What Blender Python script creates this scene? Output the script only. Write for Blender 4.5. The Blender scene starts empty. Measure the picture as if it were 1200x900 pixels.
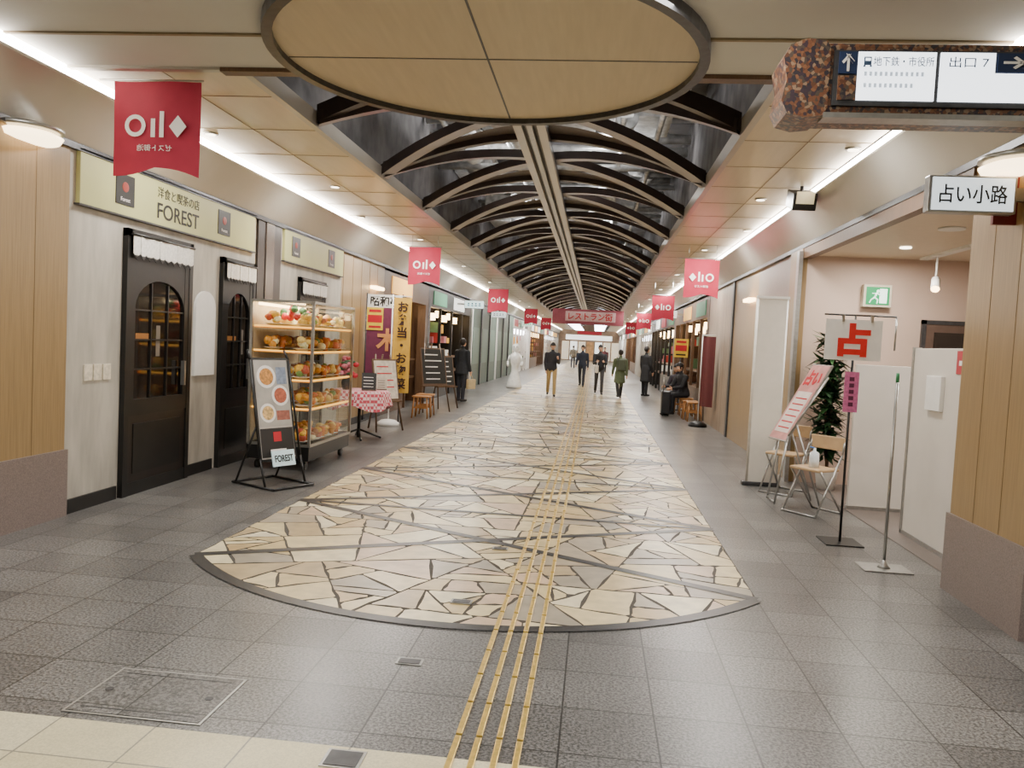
import bpy, bmesh, math, random
from mathutils import Vector, Matrix
random.seed(7)
sc=bpy.context.scene
PI=math.pi
# ------------------------------------------------------------ materials
def lin(c):
    if isinstance(c,str):
        c=[int(c[i:i+2],16)/255 for i in (0,2,4)]
    return tuple((x/12.92 if x<=.04045 else ((x+.055)/1.055)**2.4) for x in c)+(1,)
_m={}
def mat(name,col,rough=.5,metal=0.,emit=0.,var=.1,scale=12.,stretch=(1,1,1),bump=0.,ecol=None):
    if name in _m: return _m[name]
    m=bpy.data.materials.new(name); m.use_nodes=True; nt=m.node_tree; n=nt.nodes; L=nt.links
    b=n['Principled BSDF']; c=lin(col)
    tc=n.new('ShaderNodeTexCoord'); mp=n.new('ShaderNodeMapping'); mp.inputs['Scale'].default_value=stretch
    L.new(tc.outputs['Object'],mp.inputs[0])
    no=n.new('ShaderNodeTexNoise'); no.inputs['Scale'].default_value=scale; no.inputs['Detail'].default_value=5
    L.new(mp.outputs[0],no.inputs['Vector'])
    rp=n.new('ShaderNodeValToRGB'); e=rp.color_ramp.elements
    e[0].position=.3; e[1].position=.7
    e[0].color=tuple(x*(1-var) for x in c[:3])+(1,); e[1].color=tuple(min(1,x*(1+var)) for x in c[:3])+(1,)
    L.new(no.outputs['Fac'],rp.inputs[0]); L.new(rp.outputs[0],b.inputs['Base Color'])
    b.inputs['Roughness'].default_value=rough; b.inputs['Metallic'].default_value=metal
    if emit:
        ec=lin(ecol) if ecol else c
        b.inputs['Emission Color'].default_value=ec
        b.inputs['Emission Strength'].default_value=emit
    if bump:
        bp=n.new('ShaderNodeBump'); bp.inputs['Strength'].default_value=bump; bp.inputs['Distance'].default_value=.01
        L.new(no.outputs['Fac'],bp.inputs['Height']); L.new(bp.outputs[0],b.inputs['Normal'])
    _m[name]=m; return m
def gingham(name,c1,c2,sc_=18):
    m=bpy.data.materials.new(name); m.use_nodes=True; nt=m.node_tree; n=nt.nodes; L=nt.links; b=n['Principled BSDF']
    tc=n.new('ShaderNodeTexCoord'); ck=n.new('ShaderNodeTexChecker'); ck.inputs['Scale'].default_value=sc_
    ck.inputs['Color1'].default_value=lin(c1); ck.inputs['Color2'].default_value=lin(c2)
    L.new(tc.outputs['Object'],ck.inputs['Vector']); L.new(ck.outputs['Color'],b.inputs['Base Color']); b.inputs['Roughness'].default_value=.8
    _m[name]=m; return m
def glass(name='clear_glass',tint=(.97,.985,.975)):
    if name in _m: return _m[name]
    m=bpy.data.materials.new(name); m.use_nodes=True; nt=m.node_tree; n=nt.nodes; L=nt.links
    n.remove(n['Principled BSDF']); out=n['Material Output']
    t=n.new('ShaderNodeBsdfTransparent'); t.inputs[0].default_value=(*tint,1)
    g=n.new('ShaderNodeBsdfGlossy'); g.inputs['Roughness'].default_value=.03
    lw=n.new('ShaderNodeLayerWeight'); lw.inputs['Blend'].default_value=.5
    pw=n.new('ShaderNodeMath'); pw.operation='POWER'; pw.inputs[1].default_value=5
    ml_=n.new('ShaderNodeMath'); ml_.operation='MULTIPLY_ADD'; ml_.inputs[1].default_value=.45; ml_.inputs[2].default_value=.025
    L.new(lw.outputs['Facing'],pw.inputs[0]); L.new(pw.outputs[0],ml_.inputs[0])
    mx=n.new('ShaderNodeMixShader'); L.new(ml_.outputs[0],mx.inputs[0])
    L.new(t.outputs[0],mx.inputs[1]); L.new(g.outputs[0],mx.inputs[2]); L.new(mx.outputs[0],out.inputs[0])
    _m[name]=m; return m
def granite(name,c1,c2,tile=.4,mort=.004,rough=.3,spk=.45,mcol='2b2a28',ns=110):
    m=bpy.data.materials.new(name); m.use_nodes=True; nt=m.node_tree; n=nt.nodes; L=nt.links; b=n['Principled BSDF']
    tc=n.new('ShaderNodeTexCoord')
    br=n.new('ShaderNodeTexBrick'); br.offset=0; br.squash=1; br.inputs['Scale'].default_value=1
    br.inputs['Brick Width'].default_value=tile; br.inputs['Row Height'].default_value=tile
    br.inputs['Mortar Size'].default_value=mort; br.inputs['Mortar Smooth'].default_value=0
    br.inputs['Bias'].default_value=0
    br.inputs['Color1'].default_value=lin(c1); br.inputs['Color2'].default_value=lin(c2); br.inputs['Mortar'].default_value=lin(mcol)
    mp=n.new('ShaderNodeMapping'); mp.inputs['Location'].default_value=(.06,.14,0)
    L.new(tc.outputs['Object'],mp.inputs[0]); L.new(mp.outputs[0],br.inputs['Vector'])
    n1=n.new('ShaderNodeTexNoise'); n1.inputs['Scale'].default_value=ns; n1.inputs['Detail'].default_value=4; n1.inputs['Roughness'].default_value=.7
    n2=n.new('ShaderNodeTexNoise'); n2.inputs['Scale'].default_value=1.3; n2.inputs['Detail'].default_value=3
    L.new(tc.outputs['Object'],n1.inputs['Vector']); L.new(tc.outputs['Object'],n2.inputs['Vector'])
    r1=n.new('ShaderNodeMapRange'); r1.inputs[1].default_value=.42; r1.inputs[2].default_value=.58; r1.inputs[3].default_value=1-spk; r1.inputs[4].default_value=1+spk
    r2=n.new('ShaderNodeMapRange'); r2.inputs[1].default_value=.3; r2.inputs[2].default_value=.7; r2.inputs[3].default_value=.85; r2.inputs[4].default_value=1.15
    L.new(n1.outputs['Fac'],r1.inputs[0]); L.new(n2.outputs['Fac'],r2.inputs[0])
    mu=n.new('ShaderNodeMath'); mu.operation='MULTIPLY'; L.new(r1.outputs[0],mu.inputs[0]); L.new(r2.outputs[0],mu.inputs[1])
    vm=n.new('ShaderNodeVectorMath'); vm.operation='SCALE'; L.new(br.outputs['Color'],vm.inputs[0]); L.new(mu.outputs[0],vm.inputs['Scale'])
    L.new(vm.outputs[0],b.inputs['Base Color'])
    b.inputs['Roughness'].default_value=rough
    bp=n.new('ShaderNodeBump'); bp.inputs['Strength'].default_value=.12; bp.inputs['Distance'].default_value=.003
    L.new(n1.outputs['Fac'],bp.inputs['Height']); L.new(bp.outputs[0],b.inputs['Normal'])
    _m[name]=m; return m
def cellmat(name,cols,scale,grout,gw,rough,dims='3D'):
    m=bpy.data.materials.new(name); m.use_nodes=True; nt=m.node_tree; n=nt.nodes; L=nt.links; b=n['Principled BSDF']
    tc=n.new('ShaderNodeTexCoord')
    def vor(feat):
        v=n.new('ShaderNodeTexVoronoi'); v.voronoi_dimensions=dims; v.feature=feat; v.inputs['Scale'].default_value=scale; L.new(tc.outputs['Object'],v.inputs['Vector']); return v
    v1=vor('F1'); v2=vor('DISTANCE_TO_EDGE')
    sp=n.new('ShaderNodeSeparateColor'); L.new(v1.outputs['Color'],sp.inputs[0])
    cr=n.new('ShaderNodeValToRGB'); cr.color_ramp.interpolation='CONSTANT'; K=len(cols)
    e=cr.color_ramp.elements; e[0].color=lin(cols[0]); e[0].position=0; e[1].position=1/K; e[1].color=lin(cols[1])
    for i in range(2,K):
        x=e.new(i/K); x.color=lin(cols[i])
    L.new(sp.outputs[0],cr.inputs[0])
    g=n.new('ShaderNodeMath'); g.operation='LESS_THAN'; g.inputs[1].default_value=gw; L.new(v2.outputs['Distance'],g.inputs[0])
    mx=n.new('ShaderNodeMix'); mx.data_type='RGBA'; L.new(g.outputs[0],mx.inputs[0]); L.new(cr.outputs[0],mx.inputs[6]); mx.inputs[7].default_value=lin(grout)
    L.new(mx.outputs[2],b.inputs['Base Color']); b.inputs['Roughness'].default_value=rough
    _m[name]=m; return m

MG=granite('granite_tiles','5a5856','706e6b',rough=.29,spk=.62,ns=75)
MCREAM=granite('cream_tiles','d8cfae','cbbf96',spk=.1,rough=.35,mcol='8a8474')
MDSTRIP=mat('dark_stone_strip','262524',.35,var=.25,scale=60)
MBRASS=mat('brass_bar','e6c468',.3,.6,var=.15,scale=40)
MSTEEL=mat('brushed_steel','a9a8a4',.35,.9,var=.1,scale=30)
MDSTEEL=mat('dark_steel','4a4a4c',.4,.6,var=.2,scale=20)
MBLACK=mat('black_paint','100f0e',.4,var=.3)
MWHITE=mat('white_paint','e6e4df',.5,var=.04)
MPANEL=mat('beige_soffit','c6b89e',.30,var=.05,scale=3,stretch=(6,.6,1))
MSEAM=mat('soffit_seam','8a7a60',.6)
MCEIL=mat('ceiling_paint','c9c8c3',.6,var=.03,scale=2)
MWOOD=mat('oak_veneer','957b54',.36,var=.14,scale=6,stretch=(14,14,.5))
MWOODL=mat('oak_joint','77603f',.45,var=.1)
MDWOOD=mat('walnut_veneer','5f4630',.45,var=.2,scale=6,stretch=(12,12,.6))
MPBASE=mat('pink_granite','7e706a',.35,var=.3,scale=140)
MSTUCCO=mat('stucco','aea89c',.6,var=.22,scale=2.2,stretch=(1,3,.7),bump=.15)
MBRONZE=mat('bronze_rib','413734',.35,.3,var=.15,scale=5)
MRIBL=mat('rib_lit_underside','9896a0',.3,.4,var=.1,scale=5)  # paler colour paints reflected light on the undersides of the bronze ribs
MDARKC=mat('plenum_dark','565455',.8,var=.5,scale=3)
MDUCT=mat('duct_silver','c0c0be',.35,.6,var=.3,scale=9,bump=.3)
MFASC=mat('fascia_metal','b1aca2',.3,.35,var=.05,scale=2)
MLIGHT=mat('cove_lamp','fff5e8',.5,emit=27,var=0)
MDISC=mat('disc_veneer','c2b49a',.5,var=.05,scale=3,stretch=(8,.8,1))
MRED=mat('banner_cloth','a8203c',.75,var=.06,scale=8)
MWH=mat('print_white','f0ebe6',.6,var=0)
MINK=mat('print_black','1a1816',.6,var=0)
MREDINK=mat('print_red','c01828',.6,var=0)
MGLASS=glass()
MDGLASS=mat('dark_glass','1b1512',.06,var=.3,scale=2)

# ------------------------------------------------------------ mesh builder
class M:
    def __init__(s,T=None): s.bm=bmesh.new(); s.mats=[]; s.T=T or Matrix()
    def i(s,m):
        if m not in s.mats: s.mats.append(m)
        return s.mats.index(m)
    def box(s,lo,hi,m,R=None,bev=0):
        x0,y0,z0=lo; x1,y1,z1=hi
        c=Vector(((x0+x1)/2,(y0+y1)/2,(z0+z1)/2))
        vs=[]
        for x in (x0,x1):
            for y in (y0,y1):
                for z in (z0,z1):
                    p=Vector((x,y,z))
                    if R: p=c+R@(p-c)
                    vs.append(s.bm.verts.new(s.T@p))
        mi=s.i(m); fs=[]
        for q in ((0,1,3,2),(4,6,7,5),(0,4,5,1),(2,3,7,6),(0,2,6,4),(1,5,7,3)):
            f=s.bm.faces.new([vs[k] for k in q]); f.material_index=mi; fs.append(f)
        if bev:
            ed=set(e for f in fs for e in f.edges)
            r=bmesh.ops.bevel(s.bm,geom=list(ed),offset=bev,segments=2,affect='EDGES',profile=.5)
            for f in r['faces']: f.material_index=mi
        return s
    def bc(s,c,d,m,R=None,bev=0):
        return s.box([c[k]-d[k]/2 for k in range(3)],[c[k]+d[k]/2 for k in range(3)],m,R,bev)
    def cyl(s,p0,p1,r,m,r2=None,seg=14):
        p0=Vector(p0);p1=Vector(p1); r2=r if r2 is None else r2
        z=(p1-p0).normalized(); a=Vector((1,0,0)) if abs(z.x)<.9 else Vector((0,1,0))
        x=z.cross(a).normalized(); y=z.cross(x); mi=s.i(m)
        A=[];B=[]
        for k in range(seg):
            t=2*PI*k/seg; d=x*math.cos(t)+y*math.sin(t)
            A.append(s.bm.verts.new(s.T@(p0+d*r))); B.append(s.bm.verts.new(s.T@(p1+d*max(r2,1e-4))))
        for k in range(seg):
            f=s.bm.faces.new((A[k],A[(k+1)%seg],B[(k+1)%seg],B[k])); f.material_index=mi; f.smooth=True
        f=s.bm.faces.new(A[::-1]); f.material_index=mi
        f=s.bm.faces.new(B); f.material_index=mi
        return s
    def tube(s,pts,r,m,seg=10):
        for a,b in zip(pts[:-1],pts[1:]): s.cyl(a,b,r,m,seg=seg)
        return s
    def sph(s,c,r,m,seg=12,R=None):
        if not hasattr(r,'__len__'): r=(r,r,r)
        mm=Matrix.Translation(c)@(R.to_4x4() if R else Matrix())@Matrix.Diagonal((*r,1))
        mi=s.i(m)
        q=bmesh.ops.create_uvsphere(s.bm,u_segments=seg,v_segments=max(6,seg*2//3),radius=1,matrix=s.T@mm)
        for f in set(f for v in q['verts'] for f in v.link_faces): f.material_index=mi; f.smooth=True
        return s
    def poly(s,pts,m,th=None):
        mi=s.i(m)
        A=[s.bm.verts.new(s.T@Vector(p)) for p in pts]
        f=s.bm.faces.new(A); f.material_index=mi
        if th is not None:
            th=Vector(th); B=[s.bm.verts.new(s.T@(Vector(p)+th)) for p in pts]
            f=s.bm.faces.new(B[::-1]); f.material_index=mi
            for k in range(len(A)):
                f=s.bm.faces.new((A[k],B[k],B[(k+1)%len(A)],A[(k+1)%len(A)])); f.material_index=mi
        return s
    def rev(s,c,prof,m,seg=24,wav=0,nw=8,a0=0,a1=2*PI):
        mi=s.i(m); rows=[]; full=abs(a1-a0-2*PI)<1e-6; cnt=seg if full else seg+1
        for (r,z) in prof:
            row=[]
            for k in range(cnt):
                t=a0+(a1-a0)*k/seg; lw=z<prof[0][1]-.05
                rr=r*(1+(wav*math.sin(nw*t) if lw else 0)); zz=z+(wav*.9*math.cos(4*t) if lw and z<prof[0][1]-.15 else 0)
                row.append(s.bm.verts.new(s.T@Vector((c[0]+rr*math.cos(t),c[1]+rr*math.sin(t),c[2]+zz))))
            rows.append(row)
        for a,b in zip(rows[:-1],rows[1:]):
            for k in range(seg):
                f=s.bm.faces.new((a[k],b[k],b[(k+1)%cnt],a[(k+1)%cnt])); f.material_index=mi; f.smooth=True
        for row in ((rows[0],) if wav else (rows[0],rows[-1])):
            f=s.bm.faces.new(row); f.material_index=mi
        if not full:
            f=s.bm.faces.new([r[0] for r in rows]+[r[-1] for r in rows][::-1]); f.material_index=mi
        return s
    def done(s,name,org=(0,0,0),parent=None,recalc=True):
        if recalc: bmesh.ops.recalc_face_normals(s.bm,faces=s.bm.faces)
        me=bpy.data.meshes.new(name); org=Vector(org)
        bmesh.ops.translate(s.bm,verts=s.bm.verts,vec=-org)
        s.bm.to_mesh(me); s.bm.free()
        for m in s.mats: me.materials.append(m)
        o=bpy.data.objects.new(name,me); sc.collection.objects.link(o)
        if parent is not None:
            o.parent=parent; o.location=org-parent.location
        else: o.location=org
        return o
def text(body,c,w,h,ang,m,parent,name='lettering',mirror=False,keep=False,tilt=None,bold=0):
    cu=bpy.data.curves.new('tmp','FONT'); cu.body=body; cu.size=1; cu.align_x='CENTER'; cu.extrude=.001
    cu.space_line=1.12; cu.offset=bold
    o=bpy.data.objects.new('tmp',cu); sc.collection.objects.link(o)
    dg=bpy.context.evaluated_depsgraph_get(); dg.update()
    me=bpy.data.meshes.new_from_object(o.evaluated_get(dg))
    bpy.data.objects.remove(o); bpy.data.curves.remove(cu)
    xs=[v.co.x for v in me.vertices]; ys=[v.co.y for v in me.vertices]
    if not xs: return None
    cx,cy=(min(xs)+max(xs))/2,(min(ys)+max(ys))/2; sx=w/(max(xs)-min(xs)); sy=h/(max(ys)-min(ys))
    if keep: sx=sy=min(sx,sy)
    Rm=Matrix.Rotation(ang,3,'Z')@(tilt or Matrix.Identity(3))@Matrix.Rotation(PI/2,3,'X')
    c=Vector(c)
    for v in me.vertices:
        p=Vector(((v.co.x-cx)*sx*(-1 if mirror else 1),(v.co.y-cy)*sy,v.co.z))
        v.co=Rm@p
    me.materials.clear(); me.materials.append(m)
    ob=bpy.data.objects.new(name,me); sc.collection.objects.link(ob)
    ob.parent=parent; ob.location=c-parent.location
    return ob
def vt(s): return "\n".join(s)

# ------------------------------------------------------------ camera
r_=0.05; psi=math.radians(5.88); th=math.radians(2.93)
Fv=Vector((-math.sin(psi)*math.cos(th), math.cos(psi)*math.cos(th), -math.sin(th)))
Rv=Vector((math.cos(psi), math.sin(psi),0)); Uv=Rv.cross(Fv)
R2=Rv*math.cos(r_)+Uv*math.sin(r_); U2=-Rv*math.sin(r_)+Uv*math.cos(r_)
cam=bpy.data.cameras.new('camera'); co=bpy.data.objects.new('camera',cam); sc.collection.objects.link(co); sc.camera=co
cam.lens=27.9; cam.clip_start=.05; cam.clip_end=300
mm=Matrix((R2,U2,-Fv)).transposed().to_4x4(); mm.translation=(0,0,1.6); co.matrix_world=mm
w=bpy.data.worlds.new('world'); sc.world=w; w.use_nodes=True
w.node_tree.nodes['Background'].inputs[0].default_value=(.6,.6,.62,1); w.node_tree.nodes['Background'].inputs[1].default_value=.25

XL,XR=-4.3,2.6; YE=92; CX=-.81
# ------------------------------------------------------------ floor
M().box((-10,-4,-.1),(9,YE,0),MG).done('floor')
M().box((-10,1.0,0),(9,2.93,.004),MCREAM).done('floor_cream_band')
sx0,sx1=-2.73,1.14
Rr=2.446; cy=6.75
a0=math.asin(1.935/Rr)
N=40
arc=[(-.795+Rr*math.sin(-a0+2*a0*k/N), cy-Rr*math.cos(-a0+2*a0*k/N)) for k in range(N+1)]
def clip(poly,px,py,nx,ny):
    out=[]; n=len(poly)
    for i in range(n):
        a=poly[i]; c=poly[(i+1)%n]
        da=(a[0]-px)*nx+(a[1]-py)*ny; dc=(c[0]-px)*nx+(c[1]-py)*ny
        if da>=0: out.append(a)
        if (da>=0)!=(dc>=0):
            t=da/(da-dc); out.append((a[0]+(c[0]-a[0])*t,a[1]+(c[1]-a[1])*t))
    return out
def parea(p): return abs(sum(p[i][0]*p[(i+1)%len(p)][1]-p[(i+1)%len(p)][0]*p[i][1] for i in range(len(p))))/2
bound=arc+[(sx1,85.0),(sx0,85.0)]
stack=[]
y=4.2
while y<85:
    y2=min(85,y+2.5); stack.append([(sx0-.1,y),(sx1+.1,y),(sx1+.1,y2),(sx0-.1,y2)]); y=y2
stones=[]
while stack:
    p=stack.pop(); A=parea(p); cxm=sum(q[0] for q in p)/len(p); cym=sum(q[1] for q in p)/len(p)
    mn=random.choice((.035,.06,.1,.15,.2))*(1 if cym<22 else 2)
    if A<mn*1.3 or len(p)<3: stones.append(p); continue
    sxx=sum((q[0]-cxm)**2 for q in p); syy=sum((q[1]-cym)**2 for q in p); sxy=sum((q[0]-cxm)*(q[1]-cym) for q in p)
    an=.5*math.atan2(2*sxy,sxx-syy)+random.gauss(0,.45)
    nx,ny=math.cos(an),math.sin(an); L=math.sqrt(A); o_=random.uniform(-.16,.16)*L
    px,py=cxm+nx*o_,cym+ny*o_
    a=clip(p,px,py,nx,ny); c=clip(p,px,py,-nx,-ny)
    if len(a)>2 and len(c)>2: stack+= [a,c]
    else: stones.append(p)
SC=['d8c597','c4ad7a','e0d2aa','b39e78','a89a82','d0bd8c','c9b383','bfa474','e2d6b4','9c9280','c9ae90']
SM=[mat('flagstone_%d'%i,c,.30,var=.17,scale=8) for i,c in enumerate(SC)]
b=M(); b.poly([(x,y,.0015) for x,y in bound],mat('paving_grout','3a332a',.7,var=.2,scale=30))
for p in stones:
    ym=sum(q[1] for q in p)/len(p)
    if ym<6.5:
        for k in range(N):
            a=arc[k];c=arc[k+1]; dx,dy=c[0]-a[0],c[1]-a[1]; l=math.hypot(dx,dy); p=clip(p,a[0],a[1],-dy/l,dx/l)
            if len(p)<3: break
    if len(p)<3: continue
    p=clip(p,sx0,0,1,0); p=clip(p,sx1,0,-1,0)
    if len(p)<3 or parea(p)<.002: continue
    sgn=sum(p[i][0]*p[(i+1)%len(p)][1]-p[(i+1)%len(p)][0]*p[i][1] for i in range(len(p)))
    if sgn<0: p=p[::-1]
    q=p; g=random.uniform(.0035,.007)
    for i in range(len(p)):
        a=p[i];c=p[(i+1)%len(p)]; dx,dy=c[0]-a[0],c[1]-a[1]; l=math.hypot(dx,dy)
        if l<1e-5: continue
        nx,ny=-dy/l,dx/l; q=clip(q,a[0]+nx*g,a[1]+ny*g,nx,ny)
        if len(q)<3: break
    if len(q)<3 or parea(q)<.001: continue
    cq=[]
    for i in range(len(q)):
        a=q[i-1];v=q[i];c=q[(i+1)%len(q)]
        la=math.hypot(a[0]-v[0],a[1]-v[1]); lc=math.hypot(c[0]-v[0],c[1]-v[1])
        f=random.uniform(.005,.035)
        if la>.12 and lc>.12: cq+=[(v[0]+(a[0]-v[0])*f/la,v[1]+(a[1]-v[1])*f/la),(v[0]+(c[0]-v[0])*f/lc,v[1]+(c[1]-v[1])*f/lc)]
        else: cq.append(v)
        if lc>.18 and ym<20:   # wavering broken edge
            nx,ny=-(c[1]-v[1])/lc,(c[0]-v[0])/lc
            for t in (.35,.65):
                d=random.uniform(0,.014); cq.append((v[0]+(c[0]-v[0])*t+nx*d,v[1]+(c[1]-v[1])*t+ny*d))
    b.poly([(x,y,.0035) for x,y in cq],random.choice(SM))
b.done('flagstone_paving',recalc=False)
b=M()
for k in range(N):
    a=arc[k];c=arc[k+1]
    def inn(p,d): 
        v=Vector((p[0]+.795,p[1]-cy)); v=v.normalized()*(Rr+d); return (v.x-.795,v.y+cy)
    a1=inn(a,.03);c1=inn(c,.03);a2=inn(a,-.06);c2=inn(c,-.06)
    b.poly([(a1[0],a1[1],.006),(c1[0],c1[1],.006),(c2[0],c2[1],.006),(a2[0],a2[1],.006)],MDSTRIP)
def strip(p,q,wd,z=.0065):
    p=Vector((*p,z));q=Vector((*q,z)); d=(q-p).normalized(); n=Vector((-d.y,d.x,0))*wd/2
    b.poly([p-n,q-n,q+n,p+n],MDSTRIP)
for k in range(38):
    y=5.27+2.02*k; y2=y+2.02
    strip((sx0,y),(sx1,y2),.09); strip((sx1,y),(sx0,y2),.09,.0068)
    if k: strip((sx0,y),(sx1,y),.07,.0072)
b.done('dark_inlay_strips',recalc=False)
b=M()
for q in range(4):
    x=-.34+(q-1.5)*.083
    for k in range(190):
        y=1.6+k*.3
        b.box((x-.013,y+.008,.004),(x+.013,y+.292,.014),MBRASS,bev=.003 if y<9 else 0)
b.done('tactile_paving')
def plate(x,y,w,h,name,inner=MG):
    z=.004 if y<2.93 else .0005
    if 5>y>4.4 or y>5.2: z=.007
    b=M(); b.box((x-w/2,y-h/2,z),(x+w/2,y+h/2,z+.004),MSTEEL); b.box((x-w/2+.012,y-h/2+.012,z+.004),(x+w/2-.012,y+h/2-.012,z+.006),inner)
    if inner is MG:
        b.box((x-w/2+.05,y-h/2+.05,z+.006),(x+w/2-.05,y-h/2+.056,z+.007),MDSTEEL); b.box((x-w/2+.05,y+h/2-.056,z+.006),(x+w/2-.05,y+h/2-.05,z+.007),MDSTEEL)
        for k in (-1,1): b.cyl((x+k*w*.38,y,z+.004),(x+k*w*.38,y,z+.008),.018,MDSTEEL)
    b.done(name,(x,y,z))
plate(-1.8,3.2,.6,.44,'floor_hatch')
plate(-.83,3.79,.13,.08,'floor_drain',MDSTEEL); plate(-.86,2.84,.15,.13,'floor_drain',MDSTEEL); plate(-.73,4.73,.13,.08,'floor_drain',MDSTEEL); plate(-.65,6.05,.12,.08,'floor_drain',MDSTEEL)

# ------------------------------------------------------------ ceilings
b=M(); b.box((-10,-4,3.5),(9,5.7,3.6),MCEIL)
for y in (3.6,4.98): b.box((-10,y,3.488),(9,y+.03,3.5),MSEAM)
b.done('ceiling')
b=M(); b.box((sx0-.1,5.62,3.47),(1.3,5.72,3.6),MDWOOD); b.box((-4.3,5.62,3.48),(sx0-.1,5.68,3.5),MFASC); b.box((1.3,5.62,3.48),(2.6,5.68,3.5),MFASC); b.done('trim_1')
def soff(x0,x1,name,xi):
    b=M(); b.box((x0,5.7,3.5),(x1,YE,3.56),MPANEL)
    y=6.3
    while y<70: b.box((x0,y,3.496),(x1,y+.007,3.5),MSEAM); y+=1.01
    xm=(x0+x1)/2
    b.box((xm-.003,5.7,3.496),(xm+.003,YE,3.5),MSEAM)
    b.box((xi-.03,5.7,3.48),(xi+.03,YE,3.62),MFASC)
    b.done(name)
soff(-4.0,-2.67,'ceiling_left_soffit',-2.67); soff(1.17,2.35,'ceiling_right_soffit',1.17)
b=M(); b.box((-2.9,5.7,5.3),(1.4,YE,5.4),MDARKC); b.box((-2.9,5.7,3.56),(-2.85,YE,5.3),MDARKC); b.box((1.35,5.7,3.56),(1.4,YE,5.3),MDARKC); b.box((-2.9,5.65,3.6),(1.4,5.7,5.4),MDARKC); b.done('ceiling_plenum')
def cove(s,x):
    b=M()
    b.box((min(x+s*.20,x+s*.28),4.9,3.43),(max(x+s*.20,x+s*.28),YE,3.498),MLIGHT)
    b.done('cove_light')
    b=M()
    b.poly([(x+s*.30,4.9,3.40),(x+s*.30,YE,3.40),(x+s*.02,YE,3.03),(x+s*.02,4.9,3.03)],MFASC,(-s*.02,0,.01))
    b.box((min(x,x+s*.3),4.9,3.40),(max(x,x+s*.3),YE,3.42),MFASC)
    b.box((min(x,x+s*.3),5.7,3.50),(max(x,x+s*.3),YE,3.56),MPANEL)
    b.box((min(x-.05,x+.05),4.9,2.99),(max(x-.05,x+.05),YE,3.04),MDSTEEL)
    b.done('trim_fascia')
cove(1,XL); cove(-1,XR)
b=M()
def ringpts(R,z,n=72): return [(CX+R*math.cos(2*PI*k/n),5.28+R*math.sin(2*PI*k/n),z) for k in range(n)]
ZD=3.46
b.poly(ringpts(1.365,ZD),MDISC,(0,0,.035))
b.box((CX-1.36,5.273,ZD-.003),(CX+1.36,5.287,ZD+.001),MDSTEEL); b.box((CX-.007,3.93,ZD-.003),(CX+.007,6.63,ZD+.001),MDSTEEL)
n=72
for k in range(n):
    t0=2*PI*k/n;t1=2*PI*(k+1)/n
    def p(R,t,z): return (CX+R*math.cos(t),5.28+R*math.sin(t),z)
    for R0,R1,z0,z1 in ((1.365,1.43,3.42,3.53),):
        for q in ([p(R0,t0,z0),p(R1,t0,z0),p(R1,t1,z0),p(R0,t1,z0)],[p(R1,t0,z0),p(R1,t0,z1),p(R1,t1,z1),p(R1,t1,z0)],[p(R0,t0,z0),p(R0,t1,z0),p(R0,t1,z1),p(R0,t0,z1)]):
            b.poly(q,MDSTEEL)
b.done('ceiling_disc_panel')
b=M()
def rib(p0,p1,Hh,wd,dp,m,m2,n=22):
    p0=Vector(p0);p1=Vector(p1); d=(p1-p0); d.z=0; L=d.length; d.normalize(); nn=Vector((-d.y,d.x,0))*wd/2
    rows=[]
    for k in range(n+1):
        s=k/n; p=p0.lerp(p1,s); p.z+=Hh*4*s*(1-s)
        dd=dp*(1-.25*4*s*(1-s))
        rows.append([b.bm.verts.new(q) for q in (p-nn,p+nn,p+nn+Vector((0,0,dd)),p-nn+Vector((0,0,dd)))])
    a=b.i(m); c=b.i(m2)
    for u,v in zip(rows[:-1],rows[1:]):
        for j in range(4):
            f=b.bm.faces.new((u[j],u[(j+1)%4],v[(j+1)%4],v[j])); f.material_index=c if j==0 else a; f.smooth=False
PT=2.25
for k in range(36):
    y=7.15+PT*k
    rib((-2.64,y,3.52),(1.14,y,3.52),.47,.10,.16,MBRONZE,MBRONZE)
    rib((-2.64,y,3.50),(1.14,y+PT,3.50),.50,.15,.13,MBRONZE,MRIBL)
    rib((1.14,y,3.50),(-2.64,y+PT,3.50),.50,.15,.13,MBRONZE,MRIBL)
b.done('ceiling_ribs')
MMESH=mat('perforated_plate','574e4c',.5,.3,var=.35,scale=90)
b=M()
for k in range(1,34):
    y=7.15+PT*k; n=14
    for j in range(n):
        s0=.12+.76*j/n; s1=.12+.76*(j+1)/n
        def P(s,f): 
            x=-2.64+3.78*s; e=math.sin((s-.12)/.76*PI)
            return (x,y-f*.42*e,3.57+.47*4*s*(1-s)+.02)
        b.poly([P(s0,0),P(s1,0),P(s1,1),P(s0,1)] if 0<j<n-1 else ([P(s0,0),P(s1,0),P(s1,1)] if j==0 else [P(s0,0),P(s1,0),P(s0,1)]),MMESH)
b.done('perforated_ceiling_panels')
b=M(); ZB=3.84
b.box((CX-.17,5.75,ZB),(CX-.08,75,ZB+.06),MFASC); b.box((CX+.08,5.75,ZB),(CX+.17,75,ZB+.06),MFASC); b.box((CX-.03,5.75,ZB),(CX+.03,75,ZB+.05),MSTEEL)
b.box((CX-.17,5.75,ZB+.06),(CX+.17,75,ZB+.12),MBLACK)
b.done('ceiling_linear_diffuser')
b=M()
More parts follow.
